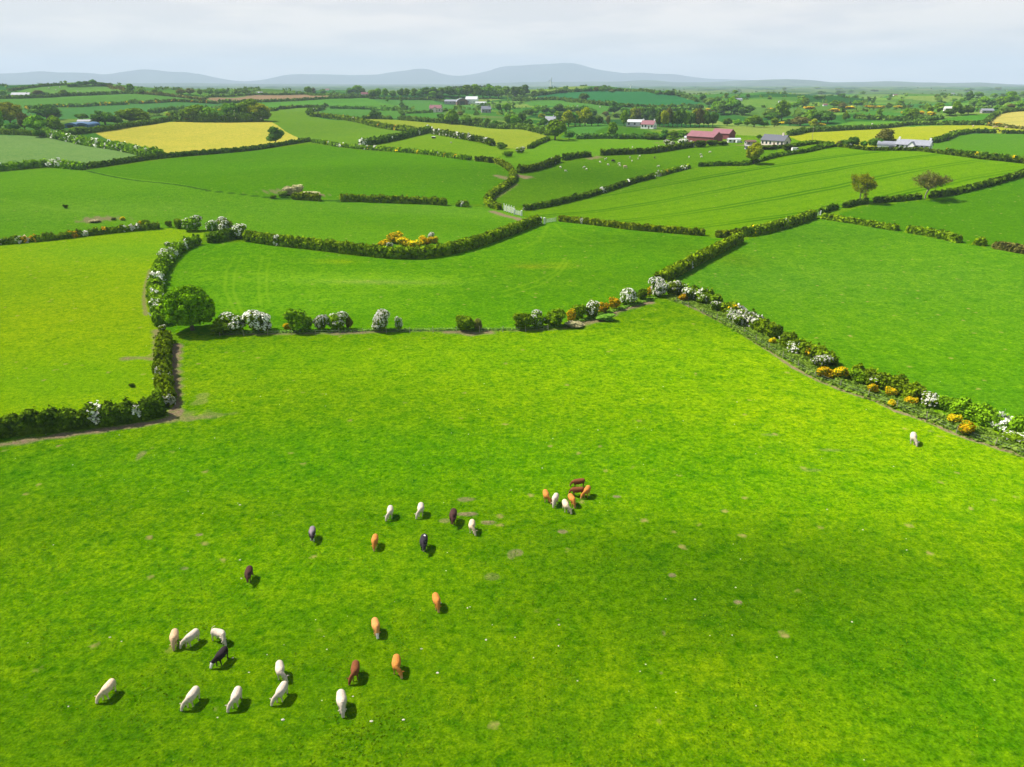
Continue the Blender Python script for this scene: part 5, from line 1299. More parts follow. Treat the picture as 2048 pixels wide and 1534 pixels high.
# buildings: local x along the ridge, y across, front is -y
def house(name, px, py, wpx, hpx, yaw, label, wall_m, roof_m, ratio=.45, roof_share=.45, wins=4, chim=2, cat='house', door=True, dmax=2300, group=None, porch=False, Lm=None):
    p = P(px, py, dmax); k = px_m(p)
    a = math.radians(yaw); rel = a + math.atan2(p[0], p[1])
    Lh = wpx / k / max(.35, abs(math.cos(rel)) + ratio * abs(math.sin(rel)))
    Wd = Lh * ratio; Ht = hpx / k
    eave, rise = Ht * (1 - roof_share), Ht * roof_share
    root = link(name, None, loc=p); root.rotation_euler = (0, 0, a)
    tag(root, label, cat, group)
    prof = [(-Wd / 2, -1.5), (Wd / 2, -1.5), (Wd / 2, eave), (0, eave + rise), (-Wd / 2, eave)]
    w = MB().prism(prof, -Lh / 2, Lh / 2)
    w.V = [(y, x, z) for x, y, z in w.V]
    wall = w.build('wall', wall_m, root)
    ov, th = .35, .22
    rf = MB()
    for sg in (-1, 1):
        x0, z0 = sg * (Wd / 2 + ov), eave - ov * rise / (Wd / 2)
        prof = [(x0, z0 + .03), (0, eave + rise + .03), (0, eave + rise + th), (x0, z0 + th)]
        rf.prism(prof, -Lh / 2 - ov, Lh / 2 + ov)
    rf.V = [(y, x, z) for x, y, z in rf.V]
    roof = rf.build('roof', roof_m, root)
    for c in range(chim):
        cxx = (-Lh / 2 + .7, Lh / 2 - .7, 0)[c] if chim > 1 else Lh * .3
        MB().box(cxx - .45, cxx + .45, -.3, .3, eave + rise - .5, eave + rise + 1.3).build('chimney', wall_m, roof)
    ww, wh = min(1.3, Lh / wins * .45) if wins else 1, min(1.5, eave * .5)
    for j in range(wins):
        if door and j == wins // 2:
            continue
        wx_ = -Lh / 2 + (j + .5) * Lh / wins
        for sg in (-1, 1):
            f = MB().box(wx_ - ww / 2 - .08, wx_ + ww / 2 + .08, sg * (Wd / 2) - .05, sg * (Wd / 2) + .05, eave * .35 - .08, eave * .35 + wh + .08).build('window', WHITEP, root)
            MB().box(wx_ - ww / 2, wx_ + ww / 2, sg * (Wd / 2 + .035) - .03, sg * (Wd / 2 + .035) + .03, eave * .35, eave * .35 + wh).build('pane', GLASSM, f)
    if wins:
        for sg in (-1, 1):
            f = MB().box(sg * Lh / 2 - .05, sg * Lh / 2 + .05, -.7, .7, eave * .4, eave * .4 + wh).build('window', GLASSM, root)
    if door:
        dx = -Lh / 2 + (wins // 2 + .5) * Lh / max(1, wins)
        MB().box(dx - .5, dx + .5, -Wd / 2 - .06, -Wd / 2 + .05, 0, min(2.1, eave * .8)).build('door', BROWNP, root)
    if porch:
        q = MB().prism([(-1.6, -1), (1.6, -1), (1.6, eave * .9), (0, eave * .9 + 1.6), (-1.6, eave * .9)], -Wd / 2 - 1.8, -Wd / 2 + 1.5).build('porch', wall_m, root)
        r2 = MB()
        for sg in (-1, 1):
            r2.prism([(sg * 1.9, eave * .9 - .25), (0, eave * .9 + 1.65), (0, eave * .9 + 1.85), (sg * 1.9, eave * .9 - .05)], -Wd / 2 - 2.0, -Wd / 2 + 1.7)
        r2.build('porch_roof', roof_m, q)
    return root
def arched_barn(px, py, wpx, hpx, yaw, label, front, roof_m, length=22, dmax=2300, group=None):
    p = P(px, py, dmax); k = px_m(p); Wd, Ht = wpx / k, hpx / k
    root = link('arched_barn', None, loc=p); root.rotation_euler = (0, 0, math.radians(yaw)); tag(root, label, 'barn', group)
    n = 12
    arc = [(math.cos(math.pi * i / n) * Wd / 2, Ht * .45 + math.sin(math.pi * i / n) * Ht * .55) for i in range(n + 1)]
    MB().prism([(Wd / 2, -1)] + arc + [(-Wd / 2, -1)], 0.15, length).build('wall', front, root)
    arc2 = [(x * 1.03, z + .15) for x, z in arc]; arc3 = [(x * 1.0, z + .02) for x, z in arc]
    MB().prism(arc2 + arc3[::-1], 0, length + .3).build('roof', roof_m, root)
    MB().box(-Wd * .22, Wd * .22, .05, .2, 0, Ht * .6).build('door', GLASSM, root)
    return root

arched_barn(141, 256, 25, 9, 6, 'blue arched barn, the left of the pair', BLUEC, BLUEC, group='blue arched barns')
arched_barn(164, 256, 25, 9, 6, 'blue arched barn, the right of the pair', BLUEC, BLUEC, group='blue arched barns')
house('farm_shed', 172, 247, 30, 7, 6, 'low white walled shed behind the blue arched barns', WHITEP, GREYR, .4, .4, 3, 0, 'shed', False)
house('farm_house', 44, 196, 36, 10, 8, 'white bungalow on the far left hill below the crest', WHITEP, GREYR, .4, .4, 5, 1)
house('farm_house', 10, 196, 16, 6, -10, 'small white outbuilding left of the bungalow on the far left hill', WHITEP, GREYR, .5, .4, 2, 0, 'shed')
house('farm_house', 730, 193, 15, 8, 15, 'small pale pink roofed house between skyline trees above the brown field', WHITEP, REDR, .6, .45, 3, 1)
house('farm_house', 520, 189, 12, 5, 0, 'tiny white house on the skyline above the ploughed field', WHITEP, GREYR, .5, .4, 2, 0, dmax=2600)
house('farm_house', 872, 224, 26, 13, -12, 'cream house with reddish roof beside the small yellow garden', CREAMW, REDR, .45, .42, 4, 2, porch=True)
MBw = MB().box(-11, 11, -.15, .15, -.5, 1.2)
gw = MBw.build('garden_wall', CREAMW); gw.location = P(848, 224); gw.rotation_euler = (0, 0, -.1); tag(gw, 'low pinkish garden wall left of the cream house', 'wall')
house('stone_house', 972, 225, 20, 12, 10, 'grey roofed stone house left of two green trees', STONE, GREYR, .55, .45, 3, 1)
house('grey_barn', 902, 208, 26, 8, -6, 'low grey open fronted shed at the left of the grey barns', BLOCK, GREYR, .5, .35, 3, 0, 'shed', False)
arched_barn(925, 210, 22, 12, 10, 'dark arched hay barn in the middle of the grey barns', BROWNP, GREYR, 16)
house('white_barn', 944, 208, 26, 14, -12, 'tall pale roofed barn at the right of the grey barns', WHITEP, STEEL, .5, .35, 2, 0, 'barn', False)
house('long_shed', 962, 209, 22, 5, -4, 'long low pale shed right of the tall pale barn', WHITEP, STEEL, .4, .3, 2, 0, 'shed', False)
house('white_cottage', 1101, 249, 24, 15, -24, 'white cottage with grey roof among yellow and dark trees', WHITEP, GREYR, .55, .45, 3, 1)
house('white_barn', 1270, 252, 36, 12, -14, 'long white barn with pale metal roof left of the red roofed white farm', WHITEP, STEEL, .4, .35, 3, 0, 'barn', False)
house('white_farm_house', 1297, 257, 31, 15, -34, 'white farm house with red roof in front of the wood', WHITEP, REDR, .55, .45, 4, 2)
house('red_barn', 1408, 286, 70, 22, -48, 'big red roofed barn with dark red gable, nearer of the two red barns', REDSIDE, REDR, .5, .42, 0, 0, 'barn', False)
house('red_barn', 1446, 277, 46, 18, -48, 'red roofed barn behind and right of the biggest red barn', REDSIDE, REDR, .55, .42, 0, 0, 'barn', False)
house('white_shed', 1377, 281, 16, 8, -20, 'small white shed at the left end of the red barns', WHITEP, STEEL, .7, .3, 1, 0, 'shed', False)
house('white_shed', 1467, 285, 26, 8, 3, 'long low white shed right of the red barns', WHITEP, STEEL, .35, .25, 3, 0, 'shed', True)
house('stone_outbuilding', 1500, 289, 22, 8, 10, 'low stone outbuilding between the white shed and slate roofed house', BLOCK, BROWNP, .5, .3, 2, 0, 'shed', True)
house('ruined_wall_house', 1497, 298, 16, 7, 5, 'small grey stone hut left of the yellow-green oval tree', STONE, STONE, .5, .2, 1, 0, 'hut', False)
house('slate_house', 1550, 292, 56, 21, -52, 'cream and pink house with dark slate roof and gable facing right', CREAMW, SLATE, .42, .46, 6, 1)
house('white_farmhouse', 1826, 300, 66, 19, -46, 'long white farmhouse with grey roof and white chimneys by the road', WHITEP, GREYR, .26, .44, 7, 2, porch=True)
arched_barn(1793, 298, 20, 14, 60, 'white round roofed shed at the left end of the white farmhouse', WHITEP, GREYR, 9)
house('white_building', 1896, 223, 18, 9, 0, 'white building among the trees far right', WHITEP, WHITEP, .4, .3, 3, 0, 'building')
house('grey_farm_shed', 1973, 226, 24, 8, -8, 'grey roofed farm shed among the trees far right', STONE, GREYR, .5, .4, 2, 0, 'shed', False)
for i, (x, y, w_, h_) in enumerate([(1650, 212, 9, 4), (1473, 202, 22, 5), (1790, 192, 8, 3), (1560, 205, 7, 3), (655, 181, 8, 3), (1905, 189, 7, 3)]):
    house('distant_house', x, y, w_, h_, 0, 'tiny pale house far out on the plain, ' + nth([655, 1473, 1560, 1650, 1790, 1905].index(x), 6), WHITEP, GREYR if i % 2 else REDR, .5, .4, 0, 0, 'house', False, 4500, 'tiny houses far out on the plain')

# livestock shelter
def shelter():
    p = P(867, 277); k = px_m(p); s = 7 / k
    r = link('livestock_shelter', None, loc=p); r.rotation_euler = (0, 0, -.2); tag(r, 'tiny dark livestock shelter with a pale roof at the hedge end', 'shelter')
    MB().box(-s / 2, s / 2, -.1, s * .5, -.3, s * .45).build('wall', BLACKP, r)
    MB().box(-s * .55, s * .55, -.3, s * .6, s * .45 + .003, s * .53).build('roof', WHITEP, r)
shelter()
# vehicles at the slate roofed house
def van(px, py, wpx, label, mate, yaw):
    p = P(px, py); k = px_m(p); Lv = max(4.2, wpx / k); s = Lv / 4.8
    r = link('parked_van', None, loc=p); r.rotation_euler = (0, 0, yaw); tag(r, label, 'van')
    q = MB().prism([(-2.4, .35), (2.35, .35), (2.4, .95), (1.7, 1.15), (1.1, 1.85), (-2.3, 1.9), (-2.4, 1.7)], -.9, .9); q.V = [(x * s, y * s, z * s) for x, y, z in q.V]
    q.build('body', mate, r)
    q = MB().prism([(1.62, 1.16), (1.12, 1.78), (0.3, 1.78), (.3, 1.16)], -.915, .915); q.V = [(x * s, y * s, z * s) for x, y, z in q.V]
    q.build('window', GLASSM, r)
    for x in (-1.5, 1.5):
        for y in (-.92, .72):
            w = MB().tube((x * s, y * s, .34 * s), (x * s, (y + .2) * s, .34 * s), .34 * s, .34 * s, 12).build('wheel', BLACKP, r)
van(1591, 302, 16, 'white van parked right below the slate roofed house', WHITEP, .1)
van(1478, 286, 11, 'pale van parked at the long white shed', STEEL, .3)
van(1786, 299, 9, 'dark car parked at the left end of the white farmhouse', GLASSM, .2)

# gates, pen and posts at the lane
def gate(a, b, hgt, label, mate, rails=5, posts=2, postm=None, postw=.12, name='field_gate'):
    A_, B_ = P(*a), P(*b); o = (A_ + B_) / 2; o[2] = gh(o[0], o[1])
    r = link(name, None, loc=o); tag(r, label, 'gate' if 'gate' in name else 'railing')
    a_, b_ = A_ - o, B_ - o
    q = MB()
    for i in range(rails):
        z = hgt * (.15 + .8 * i / max(1, rails - 1))
        q.tube((a_[0], a_[1], a_[2] + z), (b_[0], b_[1], b_[2] + z), .05, .05, 6)
    for f in (0, .5, 1.0):
        c = a_ * (1 - f) + b_ * f; q.tube((c[0], c[1], c[2] + hgt * .1), (c[0], c[1], c[2] + hgt), .05, .05, 6)
    q.build('rails', mate, r)
    for i in range(posts):
        f = i / (posts - 1); c = a_ * (1 - f) + b_ * f
        MB().box(c[0] - postw, c[0] + postw, c[1] - postw, c[1] + postw, c[2] - .3, c[2] + hgt * 1.25).build('post', postm or mate, r)
gate((1008, 422), (1028, 428), 2.2, 'white railed livestock pen fence beside the lane, left of the field gate', WHITEP, 6, 5, None, .14, 'pen_railing')
gate((1029, 429), (1043, 432), 1.6, 'pale blue-grey metal gate closing the lane end', STEEL, 5, 2, WHITEP, .28)
gate((1092, 446), (1112, 443), 1.3, 'galvanised metal gate between two hedges at the cereal field corner', STEEL, 5, 2, WOOD, .1)
gate((1629, 433), (1641, 430), 1.2, 'small pale gate at the hedge corner by the bare trees', STEEL, 4, 2, WHITEP, .12)
for i, (x, y) in enumerate([(1082, 447), (1089, 447.5)]):
    p = P(x, y)
    o = MB().box(-.3, .3, -.3, .3, -.3, 1.9).prism([(-.34, 1.9), (.34, 1.9), (0, 2.15)], -.34, .34).build('gate_pillar', WHITEP); o.location = p
    tag(o, ['white gate pillar, left of the pair at the end of the long clipped hedge', 'white gate pillar, right of the pair at the end of the long clipped hedge'][i], 'pillar', 'white gate pillars')
p = P(1482, 483); o = MB().box(-.12, .12, -.12, .12, -.3, 1.9).prism([(-.12, 1.9), (.12, 1.9), (0, 1.98)], -.12, .12).build('corner_post', WOOD); o.location = p; tag(o, 'pale corner post where the diagonal hedge meets the cereal field hedge', 'post')

def fence(label, line, spacing, hgt=1.15, group='wire fences', wires=2):
    pl = densify(wpoly(line), .5, False)
    s = np.concatenate([[0], np.cumsum(np.hypot(*np.diff(pl, axis=0).T))])
    q = np.arange(0, s[-1], spacing); X, Y = np.interp(q, s, pl[:, 0]), np.interp(q, s, pl[:, 1])
    o = np.array([X[0], Y[0], gh(X[0], Y[0])]); r = link('wire_fence', None, loc=o); tag(r, label, 'fence', group)
    rr = np.random.default_rng(2); pm = None
    w = MB(); last = None
    for i, (x, y) in enumerate(zip(X, Y)):
        z = gh(x, y) - o[2]
        if pm is None:
            pm = MB().tube((0, 0, -.2), (0, 0, hgt), .055, .045, 6).build('post', WOOD, r); po = pm
        else:
            po = pm.copy(); COL.objects.link(po); po.parent = r
        po.location = (x - o[0], y - o[1], z); po.rotation_euler = (rr.normal(0, .05), rr.normal(0, .05), 0)
        if last is not None:
            for k in range(wires):
                h_ = hgt * (.35 + .3 * k)
                w.tube((last[0], last[1], last[2] + h_), (x - o[0], y - o[1], z + h_), .0035, .0035, 3)
        last = (x - o[0], y - o[1], z)
    w.build('wire', STEEL, r)
fence('post and wire fence along the foot of the right hand bank', [(1352, 604), (1400, 625), (1471, 655), (1541, 701), (1633, 757), (1753, 799), (1851, 838), (1911, 866), (2034, 905), (2160, 950)], 4.6)
fence('post and wire fence in front of the bushes below the oval field', [(440, 672), (600, 670), (760, 667), (900, 665), (1030, 664), (1120, 660)], 4.2)

# wind turbines
def turbine(px, py, hpx, label, dmax, ph=0.3):
    ry = ray(px, py - hpx * .8); q_ = dmax / math.hypot(ry[0], ry[1]); gx_, gy_ = ry[0] * q_, ry[1] * q_
    p = np.array([gx_, gy_, gh(gx_, gy_)]); T = CAM_H + ry[2] * q_ - p[2]
    r = link('wind_turbine', None, loc=p); tag(r, label, 'wind turbine', 'wind turbines on the horizon')
    MB().tube((0, 0, -2), (0, 0, T), T * .06, T * .035, 12).build('tower', WHITEP, r)
    MB().box(-T * .035, T * .035, -T * .06, T * .07, T, T * 1.05).build('nacelle', WHITEP, r)
    MB().tube((0, -T * .06, T * 1.025), (0, -T * .09, T * 1.025), T * .022, T * .008, 10).build('hub', WHITEP, r)
    for i in range(3):
        a = ph + i * 2 * math.pi / 3; q = MB(); d = Vector((math.sin(a), 0, math.cos(a))); s_ = Vector((math.cos(a), 0, -math.sin(a)))
        c = Vector((0, -T * .075, T * 1.025)); Lb = T * .32
        pts = [c + s_ * T * .012, c + d * Lb * .25 + s_ * T * .04, c + d * Lb, c + d * Lb * .25 - s_ * T * .015, c - s_ * T * .012]
        b = len(q.V); q.V += [tuple(v) for v in pts] + [tuple(v + Vector((0, -T * .008, 0))) for v in pts]
        q.F += [(0, 1, 2, 3, 4), (9, 8, 7, 6, 5)] + [(j, 5 + j, 5 + (j + 1) % 5, (j + 1) % 5) for j in range(5)]
        q.build('blade', WHITEP, r)
turbine(1101.5, 186, 30, 'larger white wind turbine left of the central hill', 1900)
turbine(1261, 184, 15, 'smaller white wind turbine just behind the crest of the central hill', 2000, 1.0)
# thin pole by the road
p = P(1624, 280); o = MB().tube((0, 0, -.3), (0, 0, 8), .14, .1, 8).box(-.8, .8, -.06, .06, 7.4, 7.55).build('utility_pole', WOOD); o.location = p; tag(o, 'thin wooden utility pole by the yellow field right of the slate roofed house', 'pole')

# ------------------------------------------------------------------ cattle: one continuous body each
def sweep(b, pts, k=14):
    """pts: (x, y, z, rx, rz) rings along a path, closed ends"""
    base = len(b.V); n = len(pts)
    for i, (x, y, z, rx, rz) in enumerate(pts):
        p0, p1 = pts[max(i - 1, 0)], pts[min(i + 1, n - 1)]
        d = Vector((p1[0] - p0[0], p1[1] - p0[1], p1[2] - p0[2])).normalized()
        side = Vector((1, 0, 0)) if abs(d.x) < .75 else Vector((0, 1, 0))
        up = side.cross(d).normalized(); side = d.cross(up).normalized()
        for j in range(k):
            a = 2 * math.pi * j / k
            v = Vector((x, y, z)) + side * math.cos(a) * rx + up * math.sin(a) * rz
            b.V.append(tuple(v))
    for i in range(n - 1):
        for j in range(k):
            b.F.append((base + i * k + j, base + i * k + (j + 1) % k, base + (i + 1) * k + (j + 1) % k, base + (i + 1) * k + j))
    b.F.append(tuple(base + j for j in reversed(range(k)))); b.F.append(tuple(base + (n - 1) * k + j for j in range(k)))
RH = {}
def cow_mesh(name, head='graze', turn=0.0, step=0.0, tail=0.0, bend=0.0):
    """faces -Y; withers at about 1.33 m; the trunk centre above the origin"""
    b = MB()
    bx = lambda y: bend * (y + 0.1) ** 2 * (1 if y < 0 else .4)
    sweep(b, [(bx(y), y, z, rx, rz) for y, z, rx, rz in [(.93, 1.03, .10, .12), (.88, 1.04, .22, .25), (.75, 1.03, .29, .33), (.5, 1.01, .31, .35), (.2, .96, .35, .38), (-.1, .94, .36, .40), (-.4, .95, .33, .40), (-.6, .98, .27, .37), (-.78, 1.0, .2, .30), (-.9, 1.0, .1, .16)]])
    x0 = bx(-.75)
    if head == 'graze':
        hx = x0 + turn * .42
        nk = [(x0, -.60, 1.05, .23, .32), (x0 + turn * .12, -.80, .94, .19, .25), (x0 + turn * .33, -.95, .76, .16, .20), (hx, -1.04, .58, .14, .16)]
        hd = [(hx - turn * .03, -1.0, .66, .12, .10), (hx, -1.07, .56, .16, .15), (hx + turn * .05, -1.14, .41, .135, .135), (hx + turn * .09, -1.2, .24, .105, .10), (hx + turn * .11, -1.24, .11, .11, .09), (hx + turn * .115, -1.25, .06, .08, .06)]
        ear = (hx, -1.02, .64)
    elif head == 'low':
        hx = x0 + turn * .5
        nk = [(x0, -.62, 1.07, .20, .28), (x0 + turn * .15, -.9, 1.05, .15, .21), (hx * .8, -1.14, .95, .125, .17)]
        hd = [(hx, -1.12, 1.0, .10, .10), (hx, -1.2, .96, .135, .13), (hx + turn * .08, -1.34, .84, .115, .115), (hx + turn * .14, -1.48, .70, .085, .085), (hx + turn * .17, -1.56, .62, .09, .075), (hx + turn * .18, -1.59, .59, .06, .05)]
        ear = (hx, -1.14, 1.03)
    sweep(b, nk, 12); sweep(b, hd, 12)
    dirx = 1.0
    for sg in (-1, 1):
        sweep(b, [(ear[0] + sg * .09, ear[1], ear[2], .04, .04), (ear[0] + sg * .20, ear[1] + .03, ear[2] + .03, .055, .075), (ear[0] + sg * .31, ear[1] + .05, ear[2] - .01, .035, .04)], 8)
    for sg, yy, st in ((-1, -.58, step), (1, -.58, -step)):      # fore legs
        xx = x0 + sg * .17
        sweep(b, [(xx, yy, .92, .12, .15), (xx, yy - .02, .70, .095, .12), (xx, yy - .01 - st * .5, .45, .06, .07), (xx, yy - st, .20, .045, .05), (xx, yy - st * 1.1, .08, .055, .06), (xx, yy - .02 - st * 1.1, .0, .06, .07)], 10)
    for sg, yy, st in ((-1, .66, -step), (1, .66, step)):         # hind legs with hock
        xx = bx(.7) + sg * .17
        sweep(b, [(xx, yy, 1.0, .14, .24), (xx, yy - .04, .78, .12, .20), (xx, yy + .03 - st * .3, .56, .07, .11), (xx, yy + .11 - st * .6, .42, .05, .07), (xx, yy + .06 - st, .20, .045, .05), (xx, yy + .04 - st, .08, .055, .06), (xx, yy + .02 - st, .0, .06, .07)], 10)
    bb = bx(.9)
    if tail > .5: sweep(b, [(bb, .88, 1.22, .04, .04), (bb + .1, 1.02, 1.26, .035, .035), (bb + .35, 1.14, 1.2, .03, .03), (bb + .6, 1.16, 1.1, .045, .05)], 8)
    else: sweep(b, [(bb, .88, 1.2, .04, .04), (bb + tail * .2, .98, 1.1, .035, .035), (bb + tail * .4, 1.0, .75, .028, .028), (bb + tail * .4, .99, .45, .05, .05)], 8)
    b.V = [(x * 1.2, y * .90, z) for x, y, z in b.V]; hd = [(x * 1.2, y * .90, z, rx, rz) for x, y, z, rx, rz in hd]
    me = bpy.data.meshes.new(name + '_draft'); me.from_pydata(b.V, [], b.F)
    import bmesh
    bm = bmesh.new(); bm.from_mesh(me); bmesh.ops.recalc_face_normals(bm, faces=bm.faces); bm.to_mesh(me); bm.free()
    o = bpy.data.objects.new('draft', me); COL.objects.link(o)
    rm = o.modifiers.new('r', 'REMESH'); rm.mode = 'VOXEL'; rm.voxel_size = .024; rm.use_smooth_shade = True
    sm = o.modifiers.new('s', 'SMOOTH'); sm.iterations = 3; sm.factor = .6
    dg = bpy.context.evaluated_depsgraph_get(); dg.update()
    out = bpy.data.meshes.new_from_object(o.evaluated_get(dg)); out.name = name
    bpy.data.objects.remove(o); bpy.data.meshes.remove(me)
    n = len(out.vertices); co = np.empty(n * 3, np.float32); out.vertices.foreach_get('co', co); co = co.reshape(-1, 3)
    hc = np.array([(p_[0], p_[1], p_[2]) for p_ in hd[1:]])
    dmin = np.min(np.linalg.norm(co[:, None] - hc[None], axis=2), axis=1)
    face = np.clip((0.19 - dmin) / .05, 0, 1)
    muz = np.clip((.10 - np.linalg.norm(co - hc[-2], axis=1)) / .03, 0, 1)
    for nm, v in (('face', face), ('muzzle', muz), ('hoof', np.clip((.07 - co[:, 2]) / .02, 0, 1))):
        a = out.attributes.new(nm, 'FLOAT', 'POINT'); a.data.foreach_set('value', v.astype(np.float32))
    out.polygons.foreach_set('use_smooth', np.ones(len(out.polygons), bool))
    RH[id(out)] = (bb * 1.2, .86 * .9, hd[-3][0], hd[-3][1])
    return out
def coat(name, col, facec=None, muz=(.45, .30, .25), patch=None, thr=.5, legs=None, top=None):
    m, t, out = mat(name)
    b = N(t, 'ShaderNodeBsdfPrincipled'); b.inputs['Roughness'].default_value = .85; b.inputs['Specular IOR Level'].default_value = .15
    tcn = N(t, 'ShaderNodeTexCoord'); ob = tcn.outputs['Object']
    nn = noise(t, ob, 5.0, 4.0, .6)
    c = mixc(t, ramp(t, nn, .3, .7), tuple(v * .70 for v in col), tuple(min(.85, v * 1.12) for v in col))
    sep = N(t, 'ShaderNodeSeparateXYZ'); t.links.new(ob, sep.inputs[0])
    if top: c = mixc(t, ramp(t, sep.outputs['Z'], 1.05, 1.3), c, top)
    if patch:
        oi = N(t, 'ShaderNodeObjectInfo')
        pn = noise(t, ob, 1.5, 1.0, .4)
        c = mixc(t, ramp(t, pn, thr - .02, thr + .02), patch, c)
    if legs: c = mixc(t, ramp(t, sep.outputs['Z'], .5, .3), c, legs)
    if facec: c = mixc(t, N(t, 'ShaderNodeAttribute', attribute_name='face').outputs['Fac'], c, facec)
    c = mixc(t, mth(t, 'MULTIPLY', N(t, 'ShaderNodeAttribute', attribute_name='muzzle').outputs['Fac'], .8), c, muz)
    c = mixc(t, N(t, 'ShaderNodeAttribute', attribute_name='hoof').outputs['Fac'], c, (.08, .06, .05))
    t.links.new(c, b.inputs['Base Color'])
    bp = N(t, 'ShaderNodeBump'); inp(bp, Strength=.25, Distance=.03); t.links.new(nn, bp.inputs['Height']); t.links.new(bp.outputs[0], b.inputs['Normal'])
    t.links.new(b.outputs[0], out.inputs[0]); return m
CO = {'white': coat('white_coat', (.54, .45, .35)), 'cream': coat('cream_coat', (.62, .47, .31), legs=(.62, .50, .38)), 'tan': coat('tan_coat', (.50, .34, .19)),
      'orange': coat('orange_coat', (.50, .19, .035), legs=(.48, .26, .10)), 'brown': coat('brown_coat', (.17, .055, .018), legs=(.14, .05, .02)),
      'dark': coat('dark_brown_coat', (.055, .022, .018), muz=(.1, .06, .05)), 'blackface': coat('black_coat_white_face', (.022, .014, .016), facec=(.75, .68, .65)),
      'pied': coat('black_white_coat', (.025, .02, .026), patch=(.7, .66, .64), thr=.34),
      'whiterump': coat('grey_topped_coat', (.03, .02, .025), top=(.20, .16, .17), legs=(.62, .60, .52)), 'orangewf': coat('orange_coat_white_face', (.55, .25, .07), facec=(.72, .66, .62)),
      'sheep': coat('wool', (.55, .52, .42), facec=(.55, .5, .42)), 'sheepdark': coat('dark_wool', (.05, .04, .04))}
CM = {'g0': cow_mesh('cow', 'graze', 0, .05), 'gl': cow_mesh('cow', 'graze', -.8, .08, .2), 'gr': cow_mesh('cow', 'graze', .8, -.08, -.2),
      'wl': cow_mesh('cow', 'low', -.5, .16, .1), 'w0': cow_mesh('cow', 'low', .15, -.14, 0), 'bend': cow_mesh('cow', 'graze', -.5, .1, 1.0, -.35)}
COW_LOG = []
def cow(rump, head, coat_, pose, label, size=1.0):
    rx_, ry_, hx_, hy_ = RH[id(CM[pose])]
    R_, Hh = P(rump[0], rump[1], off=1.2 * size), P(head[0], head[1], off=(.30 if pose[0] != 'w' else .75) * size)
    d = Hh - R_; L_ = math.hypot(d[0], d[1]); mL = math.hypot(hx_ - rx_, hy_ - ry_); COW_LOG.append(L_ / mL)
    size = min(.94, max(.80, L_ / mL))
    th = math.atan2(d[1], d[0]) - math.atan2(hy_ - ry_, hx_ - rx_)
    mx_, my_ = (rx_ + hx_) / 2 * size, (ry_ + hy_) / 2 * size
    c = (R_[:2] + Hh[:2]) / 2 - np.array([mx_ * math.cos(th) - my_ * math.sin(th), mx_ * math.sin(th) + my_ * math.cos(th)])
    o = link('cow', CM[pose], loc=(c[0], c[1], gh(c[0], c[1])))
    o.rotation_euler = (0, 0, th); o.scale = (size,) * 3
    me = CM[pose]
    if not me.materials: me.materials.append(CO['white'])
    o.material_slots[0].link = 'OBJECT'; o.material_slots[0].material = CO[coat_]
    tag(o, label, 'cow', 'beef cattle grazing on the near pasture')
S_ = .87
